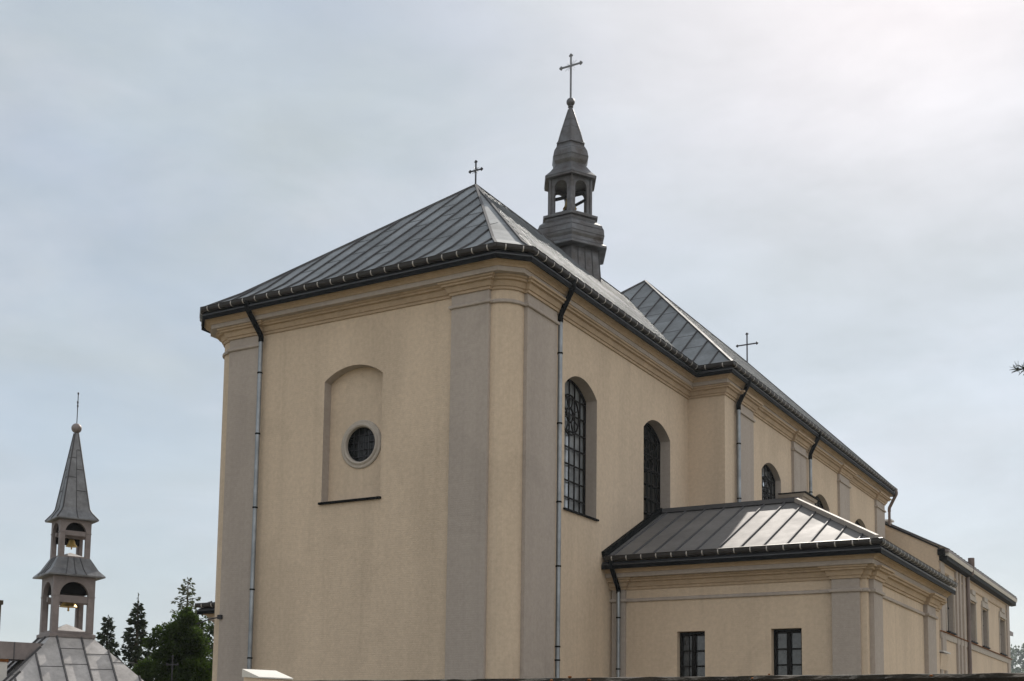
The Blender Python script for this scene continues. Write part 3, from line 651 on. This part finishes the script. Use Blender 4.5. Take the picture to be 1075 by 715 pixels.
for (a, b), lp in zip(cw, cl):
    gm = MB(); gm.box((XC - .24, a, 5.3), (XC - .23, b, 7.35)); wd = gm.build('window', 'glassd', cv)
    r = MB(); r.reveal((XC, 0, 0), (0, 1, 0), (-1, 0, 0), lp, .25); r.build('reveal', 'pil', wd)
    h = MB(); h.box((XC - .01, a - .25, 7.42), (XC + .10, b + .25, 7.54)); h.box((XC - .01, a - .12, 7.543), (XC + .07, b + .12, 7.75)); h.box((XC - .01, a + .3, 7.753), (XC + .12, b - .3, 8.0))
    for y in (a - .13, b + .13): h.box((XC - .01, y - .09, 5.28), (XC + .05, y + .09, 7.417))
    h.build('window_hood', 'ring', wd)
    f = MB(); f.box((XC - .228, (a + b) / 2 - .04, 5.3), (XC - .19, (a + b) / 2 + .04, 7.35)); f.box((XC - .227, a, 6.5), (XC - .195, b, 6.58)); f.build('frame', 'frame', wd)
    s = MB(); s.box((XC - .2, a - .08, 5.22), (XC + .12, b + .08, 5.29)); s.build('sill', 'fascia', wd)
for y in (64.3, 65.2, 66.2): pil_box(cv, (XC - .02, y, GZ), (XC + .10, y + .42, ZC - .3))
pil_box(cv, (XC - .02, Y0c + .12, GZ), (XC + .08, 61.4, ZC - .3)); pil_box(cv, (XC - .02, Y1c - 1.1, GZ), (XC + .08, Y1c - .2, ZC - .3))
m = MB(); m.sweep([(-.02, 4.83), (.06, 4.83), (.08, 5.12), (-.02, 5.12)], [(XC, Y0c), (XC, Y1c + .08)]); m.build('string_course', 'ring', cv)
m = MB(); m.sweep([(-.02, 5.125), (.14, 5.125), (.15, 5.16), (-.02, 5.20)], [(XC, Y0c), (XC, Y1c + .2)]); m.build('drip_tiles', 'moss', cv)
m = MB(); m.sweep([(-.02, 7.98), (.05, 7.98), (.06, 8.05), (-.02, 8.06)], [(XC, Y0c), (XC, Y1c)]); m.sweep([(-.02, 8.40), (.06, 8.40), (.09, 8.44), (-.02, 8.46)], [(XC, Y0c), (XC, Y1c)]); m.build('cornice', 'corn', cv)
m = MB(); m.sweep([(-.02, 8.50), (.10, 8.46), (.36, 8.50), (.37, 8.70), (-.02, 8.70)], [(XC, Y0c + .1), (XC, Y1c + .7)]); m.build('eaves_fascia', 'fascia', cv)
m = MB(); m.sweep([(-.02, 8.702), (.40, 8.702), (.455, 8.86), (.36, 8.88), (-.02, 8.88)], [(XC, Y0c + .25), (XC, Y1c + .7)]); m.build('gutter', 'white', cv)
rf = MB(); rf.box((XC + .2, Y0c + .1, 8.885), (XC + .44, Y1c + .7, 8.99)); roof_face(rf, [V(XC + .44, Y0c + .1, 8.995), V(XC + .44, Y1c + .7, 8.995), V(-17, Y1c + .7, 12.0), V(-17, Y0c + .1, 12.0)], (0, 1, 0), V(-1, 0, .526), .8, .3)
rf.build('roof', ['clad', 'seam'], cv)
m = MB(); m.box((-17, Y1c + .01, GZ), (XC - 1.2, 88, 6.95)); m.build('wall', 'wall', cv)
m = MB(); m.mesh([(XC - .6, Y1c + .75, 7.05), (XC - .6, 88.5, 7.05), (-17, 88.5, 8.6), (-17, Y1c + .75, 8.6), (XC - .6, Y1c + .75, 7.32), (XC - .6, 88.5, 7.32), (-17, 88.5, 8.87), (-17, Y1c + .75, 8.87)], [(0, 1, 2, 3), (4, 5, 6, 7), (0, 1, 5, 4), (1, 2, 6, 5), (2, 3, 7, 6), (3, 0, 4, 7)]); m.build('roof', 'clad', cv)
m = MB(); m.sweep([(-.12, 0), (.06, 0), (.06, .07), (-.12, .07)], [(0, 0), (1, 0)]) if False else None
m.bar((XC + .02, Y0c + .06, 9.08), (-13.6, Y0c + .06, 10.39), .22, .07); m.bar((XC + .12, Y0c + .06, 8.72), (XC + .12, Y0c + .06, 9.02), .3, .3, (0, 1, 0)); m.build('wall_coping', 'fascia', cv)
m = MB(); m.tube([(XC + .16, 67.2, 8.7), (XC + .14, 67.2, 8.4), (XC + .14, 67.2, GZ)], .10, 12); m.lathe((XC + .34, 67.2, 0), [(.10, 8.55), (.13, 8.95), (.16, 9.0), (.16, 9.45), (.13, 9.45)], 12); m.build('downpipe', 'pipe_b', cv, smooth=True)
m = MB(); m.box((-14.3, 63.2, 10.3), (-13.95, 63.6, 11.0)); m.box((-14.38, 63.1, 11.002), (-13.87, 63.7, 11.08)); m.build('chimney', 'white', cv)
# little porch with a sheet roof at the foot of the convent wall
m = MB(); m.sweep([(-1.0, 4.15), (.15, 3.95), (.15, 4.02), (-1.0, 4.3)], [(XC + .55, 57.2), (XC + .55, 58.9)]);
po = thing('porch', 'small porch with a sheet metal hood and pale posts beside the annex', 'porch', (XC + .3, 58, GZ))
m.build('roof', 'strap', po)
m = MB(); m.box((XC - .9, 57.3, GZ), (XC + .5, 58.8, 3.2)); m.sweep([(-.02, 3.2), (.03, 3.2), (.12, 3.9), (-.02, 3.9)], [(XC - .9, 57.3), (XC + .5, 57.3), (XC + .5, 58.8)]); m.box((XC - .9, 57.31, 3.2), (XC + .49, 58.79, 3.94)); m.build('wall', 'wall', po)
for y in (57.45, 58.5): 
    m = MB(); m.tube([(XC + .56, y, GZ), (XC + .56, y, 3.2)], .07, 10); m.build('post', 'ring', po)

# ------------------------------------------------------------------ gatehouse chapel with the slender bell tower, far left
def azv(a): return V(math.sin(R_(a)), math.cos(R_(a)), 0)
TP = V(-28.88, 24.69, 0); FN = azv(114); FS = azv(204)           # front and left face normals
gh = thing('bell_chapel', 'small chapel with worn metal roof under the slender bell tower at the far left', 'chapel', (TP.x, TP.y, GZ))
def sq(h, z, c=TP): return [c + FN * h * a + FS * h * b + V(0, 0, z) for a, b in ((1, 1), (-1, 1), (-1, -1), (1, -1))]
def frust(mb, rings, mi=0, cap=True):
    vs = [p for r in rings for p in r]; n = 4
    fs = [(i * 4 + k, i * 4 + (k + 1) % 4, i * 4 + 4 + (k + 1) % 4, i * 4 + 4 + k) for i in range(len(rings) - 1) for k in range(4)]
    if cap: fs += [(3, 2, 1, 0), tuple(range(4 * len(rings) - 4, 4 * len(rings)))]
    mb.mesh(vs, fs, mi)
bt = MB(); 
tw_ = thing('bell_tower', 'slender two stage bell tower with open arches and pointed spire on the low chapel roof', 'bell tower', (TP.x, TP.y, 2.6))
def stage(h, z0, z1, ow_, zs0, zs, zc, thick=.13):
    m = MB()
    for nrm in (FN, FS, -FN, -FS):
        u = V(-nrm.y, nrm.x, 0); 
        for hh, out in ((h, 1), (h - thick, 0)):
            o = TP + nrm * hh - u * hh
            hole = arch(hh - ow_ / 2, hh + ow_ / 2, zs0, zs, zc, 14)
            m.panel(o, u, [(0, z0), (2 * hh, z0), (2 * hh, z1), (0, z1)], [hole])
            if out: m.reveal(o, u, -nrm, hole, thick)
        # impost band
    return m
s1 = stage(.60, 2.62, 4.42, .82, 2.78, 3.86, 4.22); frust(s1, [sq(.66, 2.60), sq(.66, 2.70), sq(.58, 2.74)])
for s_ in (1, -1):
    for n_, u_ in ((FN, FS), (FS, FN)):
        for d_ in (1, -1): s1.obox(TP + n_ * .605 * s_ + u_ * .505 * d_ + V(0, 0, 3.80), n_ * .012, u_ * .095, V(0, 0, .015))
m0 = MB(); frust(m0, [sq(.47, 2.755), sq(.46, 2.80), sq(.02, 3.02)]); m0.build('floor_sheet', 'lroof', tw_)
l1 = s1.build('lower_stage', 'clad', tw_)
m = MB(); m.obox(TP + V(0, 0, 3.70), FS * .59, FN * .06, V(0, 0, .07)); m.obox(TP + FN * .5 + V(0, 0, 3.72), FS * .47, FN * .05, V(0, 0, .10)); m.obox(TP - FN * .5 + V(0, 0, 3.72), FS * .47, FN * .05, V(0, 0, .10)); m.build('beam', 'clad', l1)
def bell(parent, c, r):
    b = MB(); b.lathe(c, [(r, 0), (r * .92, r * .12), (r * .66, r * .5), (r * .52, r * 1.0), (r * .36, r * 1.25), (.01, r * 1.3)], 20); b.tube([c + V(0, 0, r * .4), c + V(0, 0, -r * .35)], r * .1, 8); b.lathe(c + V(0, 0, -r * .35), [(.01, -r * .14), (r * .15, 0), (.01, r * .14)], 8)
    b.build('bell', 'gold', parent, smooth=True)
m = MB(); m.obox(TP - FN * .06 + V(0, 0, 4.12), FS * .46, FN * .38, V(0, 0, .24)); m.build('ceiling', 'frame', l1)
bell(l1, TP + FN * .1 + V(0, 0, 3.52), .26)
m = MB(); frust(m, [sq(.815, 4.37), sq(.82, 4.41), sq(.66, 4.58), sq(.46, 4.94)])
for nrm, u in ((FN, FS), (FS, FN), (-FN, FS), (-FS, FN)):
    for f in (-.33, .05, .4): m.bar(TP + nrm * .82 + u * .82 * f + V(0, 0, 4.42), TP + nrm * .66 + u * .66 * f + V(0, 0, 4.59), .02, .025, nrm + V(0, 0, 1), 1); m.bar(TP + nrm * .66 + u * .66 * f + V(0, 0, 4.59), TP + nrm * .46 + u * .46 * f + V(0, 0, 4.95), .02, .025, nrm + V(0, 0, 1), 1)
m.build('skirt_roof', ['tsheet', 'seam'], tw_)
s2 = stage(.45, 4.90, 6.14, .60, 4.98, 5.72, 5.98, .10)
for s_ in (1, -1):
    for n_, u_ in ((FN, FS), (FS, FN)):
        for d_ in (1, -1): s2.obox(TP + n_ * .455 * s_ + u_ * .375 * d_ + V(0, 0, 5.68), n_ * .012, u_ * .075, V(0, 0, .012))
m0 = MB(); frust(m0, [sq(.35, 4.93), sq(.34, 4.99), sq(.02, 5.13)]); m0.build('floor_sheet', 'lroof', tw_)
l2 = s2.build('upper_stage', 'clad', tw_)
m = MB(); m.obox(TP + FN * .38 + V(0, 0, 5.66), FS * .34, FN * .04, V(0, 0, .07)); m.obox(TP - FN * .38 + V(0, 0, 5.66), FS * .34, FN * .04, V(0, 0, .07)); m.obox(TP + V(0, 0, 5.62), FS * .44, FN * .05, V(0, 0, .06)); m.build('beam', 'clad', l2)
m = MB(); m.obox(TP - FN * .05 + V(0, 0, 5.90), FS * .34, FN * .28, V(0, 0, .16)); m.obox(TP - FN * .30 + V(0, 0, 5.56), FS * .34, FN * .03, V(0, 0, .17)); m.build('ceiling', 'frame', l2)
bell(l2, TP + FN * .1 + V(0, 0, 5.30), .17)
m = MB(); frust(m, [sq(.60, 6.05), sq(.605, 6.08), sq(.44, 6.30), sq(.385, 6.42), sq(.05, 8.72)])
for c_ in range(4):
    for r0, r1 in zip([(.605, 6.085), (.44, 6.305), (.385, 6.425)], [(.44, 6.305), (.385, 6.425), (.05, 8.72)]): m.bar(sq(*r0)[c_], sq(*r1)[c_], .03, .03, (0, 0, 1), 1)
for nrm, u in ((FN, FS), (FS, FN), (-FN, FS), (-FS, FN)):
    m.bar(TP + nrm * .385 + V(0, 0, 6.42), TP + nrm * .055 + V(0, 0, 8.6), .022, .02, nrm, 1); m.bar(TP + nrm * .605 + V(0, 0, 6.09), TP + nrm * .385 + V(0, 0, 6.42), .02, .02, nrm, 1)
    for z, s0, s1_ in ((6.95, -1, 0), (7.35, 0, 1), (7.6, -1, 0), (7.95, 0, 1), (8.2, -1, 0)):
        h = .385 + (.05 - .385) * (z - 6.42) / 2.3; m.bar(TP + nrm * (h + .003) + u * h * s0 * .95 + V(0, 0, z), TP + nrm * (h + .003) + u * h * s1_ * .95 + V(0, 0, z), .018, .014, nrm, 1)
m.build('spire', ['tsheet', 'seam'], tw_)
m = MB(); m.lathe(TP + V(0, 0, 8.87), [(.15 * math.cos(t) + .0005, .15 * math.sin(t)) for t in [-1.57 + 3.14 * i / 12 for i in range(13)]], 20); m.build('ball', 'clad', tw_, smooth=True)
m = MB(); latin_cross(m, TP + V(0, 0, 9.0), .92, .42, .66, u=azv(131), t=.018); m.build('cross', 'iron', tw_)
# chapel below
SL = 1.06; HB = 2.3
top_r, bot_r = sq(.60, 2.62), sq(.60 + HB, 2.62 - HB * SL)
m = MB(); rnd2 = random.Random(11)
for k, (nrm, u) in zip((0, 1, 2, 3), ((FN, FS), (FS, FN), (-FN, FS), (-FS, FN))):
    u = V(-nrm.y, nrm.x, 0)
    a = TP + nrm * (.60 + HB) - u * (.60 + HB) + V(0, 0, 2.62 - HB * SL); b = TP + nrm * (.60 + HB) + u * (.60 + HB) + V(0, 0, 2.62 - HB * SL)
    c = TP + nrm * .6 + u * .6 + V(0, 0, 2.62); d = TP + nrm * .6 - u * .6 + V(0, 0, 2.62)
    roof_face(m, [a, b, c, d], u, -nrm + V(0, 0, SL), .70, .35, cross=.75, rnd=rnd2, seam_w=.04, seam_h=.06)
m.face(top_r)
m.build('roof', ['lroof', 'seam'], gh)
m = MB(); frust(m, [sq(2.9, GZ), sq(2.9, .6)]); m.build('wall', 'white', gh)
# sheet clad dormer on the left slope
m = MB(); cdm = TP + FS * 2.4 + FN * .30
m.obox(cdm + V(0, 0, 2.13), FS * 1.75, FN * .52, V(0, 0, .24))
for i in range(5): m.obox(cdm + FN * .523 + FS * (-1.5 + .75 * i) + V(0, 0, 2.13), FS * .012, FN * .012, V(0, 0, .24), 1)
dm = m.build('dormer', ['clad', 'seam'], gh)
m = MB(); m.obox(cdm + FS * .55 + V(0, 0, 1.2), FS * 1.15, FN * .48, V(0, 0, .687)); m.build('wall', 'white', dm)
m = MB(); m.obox(cdm + FS * .55 + V(0, 0, 1.845), FS * 1.17, FN * .50, V(0, 0, .04)); m.build('trim', 'gold', dm) if False else m.build('trim', 'moss', dm)
# dark chimney at the edge of the picture
cm = MB(); cc = V(-29.54, 22.58, 0); cm.obox(cc + V(0, 0, .9), FS * .22, FN * .22, V(0, 0, 2.55)); cm.obox(cc + V(0, 0, 3.48), FS * .26, FN * .26, V(0, 0, .06))
co = cm.build('chimney', 'bark'); recenter(co, cc + V(0, 0, GZ)); tag(co, 'dark brick chimney cut by the left edge of the picture', 'chimney')

# ------------------------------------------------------------------ boundary wall and gate pier in front
wl_ = MB(); rndw = random.Random(5); yw = 7.0; zw = .364; n = 150; x0, x1 = -5.75, 8.0
front = []; 
sec = [(-.16, GZ), (-.16, zw - .10), (-.20, zw - .095), (-.20, zw - .03), (-.17, zw - .008), (-.05, zw), (.10, zw), (.17, zw - .01), (.20, zw - .03), (.20, zw - .095), (.16, zw - .10), (.16, GZ)]
vs = []
for i in range(n + 1):
    x = x0 + (x1 - x0) * i / n
    for j, (dy, z) in enumerate(sec):
        a = .0035 if 1 < j < 10 else 0
        vs.append(V(x, yw + dy + rndw.uniform(-a, a), z + (rndw.uniform(-a, a) if a else 0)))
k = len(sec)
wl_.mesh(vs, [(i * k + a, i * k + a + 1, (i + 1) * k + a + 1, (i + 1) * k + a) for i in range(n) for a in range(k - 1)] + [tuple(range(k)), tuple(range(n * k, n * k + k))])
wo_ = wl_.build('boundary_wall', 'mwall'); recenter(wo_, (1.1, yw, GZ)); tag(wo_, 'dark mossy boundary wall along the bottom edge in front of the annex', 'wall')
ms_ = MB()
for i in range(45):
    x = rndw.uniform(-4, 1.2); c = V(x, yw - .20 + rndw.uniform(-.01, .02), zw - rndw.uniform(.0, .09)); r = rndw.uniform(.004, .014)
    ms_.lathe(c, [(.001, -r * .6), (r * .8, -r * .3), (r, 0), (r * .7, r * .4), (.001, r * .6)], 7, rndw.uniform(0, 3))
ms_.build('lichen', 'moss', wo_).location = -Vector((1.1, yw, GZ))
pr = thing('gate_pier', 'pale sandstone pier with a sloping white cap at the foot of the church wall', 'pier', (-6.07, 7.05, GZ))
P0 = V(-6.09, 7.10, 0); fa, fb = azv(112), azv(202)
def quad(h1, h2, z_f, z_b): return [P0 + fa * h1 + fb * h2 + V(0, 0, z_f), P0 - fa * h1 + fb * h2 + V(0, 0, z_b), P0 - fa * h1 - fb * h2 + V(0, 0, z_b), P0 + fa * h1 - fb * h2 + V(0, 0, z_f)]
m = MB(); frust(m, [quad(.13, .13, GZ, GZ), quad(.13, .13, .385, .40)]); m.build('shaft', 'pier', pr)
m = MB(); frust(m, [quad(.14, .14, .386, .401), quad(.14, .14, .395, .462)]); m.build('cap', 'white', pr)

# ------------------------------------------------------------------ trees
def leafquad(mb, c, d, s, w, rd):
    """one small pointed leaf spray"""
    d = d.normalized(); n = V(rd.gauss(0, 1), rd.gauss(0, 1), rd.gauss(0, 1)); sd_ = d.cross(n)
    if sd_.length < 1e-3: return
    sd_.normalize()
    mb.mesh([c - d * s * .5, c + sd_ * w * .5, c + d * s * .5, c - sd_ * w * .5], [(0, 1, 2, 3)])
def conifer(name, label, base, h, r, m_, seed, dens=1.0, droop=.25, sparse=0.0, first=.08, group='conifers behind the bell chapel', lead=0.0, up=.3, per=17.0):
    rd = random.Random(seed); base = Vector(base)
    t = thing(name, label, 'tree', base, group)
    tk = MB(); tk.tube([base, base + V(rd.uniform(-.05, .05), 0, h * .5), base + V(0, 0, h)], .1, 8, radii=[h * .018 + .05, h * .011 + .03, .010]); tk.build('trunk', 'bark', t)
    lf = MB(); nb_ = int(h * per); hh = h * (1 - lead)
    for b in range(nb_):
        z = h * first + (hh - h * first) * (b + rd.uniform(-.8, .8)) / nb_
        if z > hh * .995 or rd.random() < sparse: continue
        f = max(0, 1 - z / hh); a = b * 2.4 + rd.uniform(-.5, .5); ln = r * (f ** .85) * rd.choice((.6, .8, .95, 1.0, 1.08, 1.2)) + .06
        p0 = base + V(0, 0, z); dr = V(math.cos(a), math.sin(a), 0); dz = rd.uniform(.6, 1.3)
        pts = [p0 + dr * ln * u + V(0, 0, (-droop * u * dz + up * u * u) * ln) for u in (0, .35, .7, 1)]
        lf.tube(pts, .02, 4, 1, cap=False, radii=[.026, .018, .012, .004])
        for i in range(int((12 + 85 * ln) * dens)):
            u = rd.random() ** .7; j = min(2, int(u * 3)); p = pts[j].lerp(pts[j + 1], u * 3 - j)
            side = V(-dr.y, dr.x, 0) * rd.choice((-1, 1)); sp = .16 * ln * (1.1 - u)
            p = p + side * rd.uniform(0, sp) + V(0, 0, rd.uniform(-.10, .05))
            d = dr * rd.uniform(.2, 1) + side * rd.uniform(.1, 1) + V(0, 0, rd.uniform(-.7, .35)); sz = rd.uniform(.11, .26)
            leafquad(lf, p + d.normalized() * sz * .45, d, sz, sz * rd.uniform(.28, .5), rd)
    for i in range(int(30 * dens)):
        leafquad(lf, base + V(rd.uniform(-.05, .05), rd.uniform(-.05, .05), h - rd.uniform(-.02, .9)), V(rd.uniform(-.7, .7), rd.uniform(-.7, .7), .8), .15, .045, rd)
    lf.build('crown', [m_, 'bark'], t, merge=False)
    return t
def broad(name, label, base, h, blobs, m_, seed, n, size, group=None, cat='tree', trunk_r=.12, shape=1.0):
    """blobs: (dx, dy, z, rx, rz) clumps of leaves round limbs"""
    rd = random.Random(seed); base = Vector(base); t = thing(name, label, cat, base, group)
    tk = MB(); tk.tube([base, base + V(.05, 0, h * .3), base + V(0, 0, h * .62)], trunk_r, 8, radii=[trunk_r, trunk_r * .8, trunk_r * .45])
    for b in blobs: tk.tube([base + V(0, 0, h * .25), base + V(b[0] * .5, b[1] * .5, (h * .25 + b[2]) / 2 + .1), base + V(b[0], b[1], b[2])], .04, 5, radii=[trunk_r * .5, trunk_r * .35, trunk_r * .12])
    tk.build('trunk', 'bark', t); lf = MB(); tot = sum(b[3] ** 2 for b in blobs)
    for b in blobs:
        subs = []
        for i in range(26):
            d = V(rd.gauss(0, 1), rd.gauss(0, 1), rd.gauss(0, 1)).normalized(); rr = rd.uniform(.45, 1.0)
            subs.append((V(d.x * b[3] * rr, d.y * b[3] * rr, d.z * b[4] * rr), rd.uniform(.22, .42) * b[3]))
        for i in range(int(n * b[3] ** 2 / tot)):
            c, sr_ = rd.choice(subs); d = V(rd.gauss(0, 1), rd.gauss(0, 1), rd.gauss(0, 1)).normalized()
            p = base + V(b[0], b[1], b[2]) + c + d * sr_ * rd.random() ** .4; s = size * rd.uniform(.6, 1.3)
            if p.z < base.z + .1: continue
            leafquad(lf, p, d + V(rd.gauss(0, .5), rd.gauss(0, .5), rd.uniform(-.2, .7)), s, s * .55, rd)
    lf.build('crown', m_, t, merge=False); return t
conifer('fir_tree', 'small dark fir right of the bell chapel, shortest of the conifers', (-40.7, 37.0, GZ), 6.5, 1.25, 'conif', 21)
conifer('fir_tree', 'slim dark fir with a thin bare leader between the shorter fir and the round bush', (-39.9, 37.9, GZ), 7.5, 1.75, 'conif', 22, lead=.05)
conifer('larch_tree', 'airy light green larch standing tall behind the dark rounded bush', (-42.0, 43.0, GZ), 8.9, 2.7, 'larch', 23, .40, -.25, .12, up=.1, per=12)
broad('thuja_bush', 'dense dark green rounded thuja against the far corner of the church', (-32.2, 32.8, GZ), 5.9,
      [(0, 0, 1.4, 1.45, 1.6), (-.45, -.45, 2.4, 1.4, 1.8), (.3, .3, 2.8, 1.3, 1.9), (0, 0, 3.9, 1.25, 1.7), (.05, .05, 5.25, .78, 1.0), (.42, .42, 3.5, .85, 1.2), (-.65, -.65, 3.4, .95, 1.4), (-.3, -.3, 4.7, .80, 1.0)], 'thuja', 31, 100000, .12, None, 'shrub', .14)
broad('leafy_tree', 'green leafy tree top showing above the gutter of the far annex', (-41.3, 44.2, GZ), 7.6,
      [(0, 0, 6.0, 1.0, 1.0), (-.6, -.5, 5.2, 1.1, 1.0), (.8, .6, 5.6, 1.1, 1.1), (.2, .1, 7.0, .7, .8)], 'leaf', 32, 5000, .16)
ic = MB(); latin_cross(ic, (-21.16, 21.26, GZ), 3.42, .24, .945, u=azv(60), t=.013); ico = ic.build('iron_cross', 'iron'); recenter(ico, (-21.16, 21.26, GZ)); tag(ico, 'thin dark iron cross standing in front of the rounded thuja', 'cross')
# hazy wood far away at the right edge
rt = random.Random(77)
for i, (x, y, h, r) in enumerate([(-85, 600, 47, 10.5), (-72, 605, 50, 9.5), (-58, 612, 42, 11), (-79, 590, 35, 8.5), (-65, 592, 34, 9)]):
    broad('tall_tree', ['tall hazy tree far beyond the convent, touching its corner', 'tallest hazy tree far beyond the convent at the right edge', 'hazy round topped tree of the far wood cut by the right edge',
          'lower hazy tree in front of the far wood, next to the convent wall', 'lower hazy tree in front of the far wood, by the right edge'][i], (x, y, GZ), h,
          [(0, 0, h * .62, r, h * .2), (rt.uniform(-3, 3), 0, h * .82, r * .68, h * .14), (r * .5, 1, h * .5, r * .7, h * .16), (-r * .5, -1, h * .5, r * .7, h * .16), (0, 0, h * .25, r * .9, h * .2)],
          'leaf', 50 + i, 4500, 1.7, 'trees of the far wood', trunk_r=.7)
# pine just outside the frame whose lowest twig reaches into the picture
pt = thing('pine_tree', 'pine twig tip reaching into the picture at the right edge', 'tree', (.45, 12.6, GZ))
rp_ = random.Random(9); m = MB(); bx = V(.45, 12.6, GZ)
m.tube([bx, bx + V(.03, .02, 4), bx + V(0, 0, 8)], .12, 10, radii=[.15, .12, .05]); m.build('trunk', 'bark', pt)
tip = V(-1.58, 12.68, 3.60)
b0 = bx + V(0, 0, 5.25); pts = [b0, b0.lerp(tip, .5) + V(0, 0, .12), b0.lerp(tip, .85), tip]
m = MB(); m.tube(pts, .02, 6, 1, radii=[.035, .02, .01, .004])
for i in range(170):
    u = rp_.random(); p = pts[2].lerp(pts[3], u) if u > .0 else pts[3]
    d = (pts[3] - pts[2]).normalized() * .6 + V(rp_.gauss(0, .6), rp_.gauss(0, .6), rp_.gauss(0, .6)); d.normalize()
    m.bar(p, p + d * rp_.uniform(.05, .10), .003, .003)
for k in range(7):
    z = 5.6 + k * .35; a = k * 2.1
    q0 = bx + V(0, 0, z); q1 = q0 + V(abs(math.cos(a)) * 1.0, math.sin(a), .25)
    for i in range(140):
        p = q0.lerp(q1, rp_.uniform(.3, 1)); d = (q1 - q0).normalized() + V(rp_.gauss(0, .7), rp_.gauss(0, .7), rp_.gauss(0, .7)); m.bar(p, p + d.normalized() * .11, .005, .005)
m.build('crown', ['conif', 'bark'], pt, merge=False)
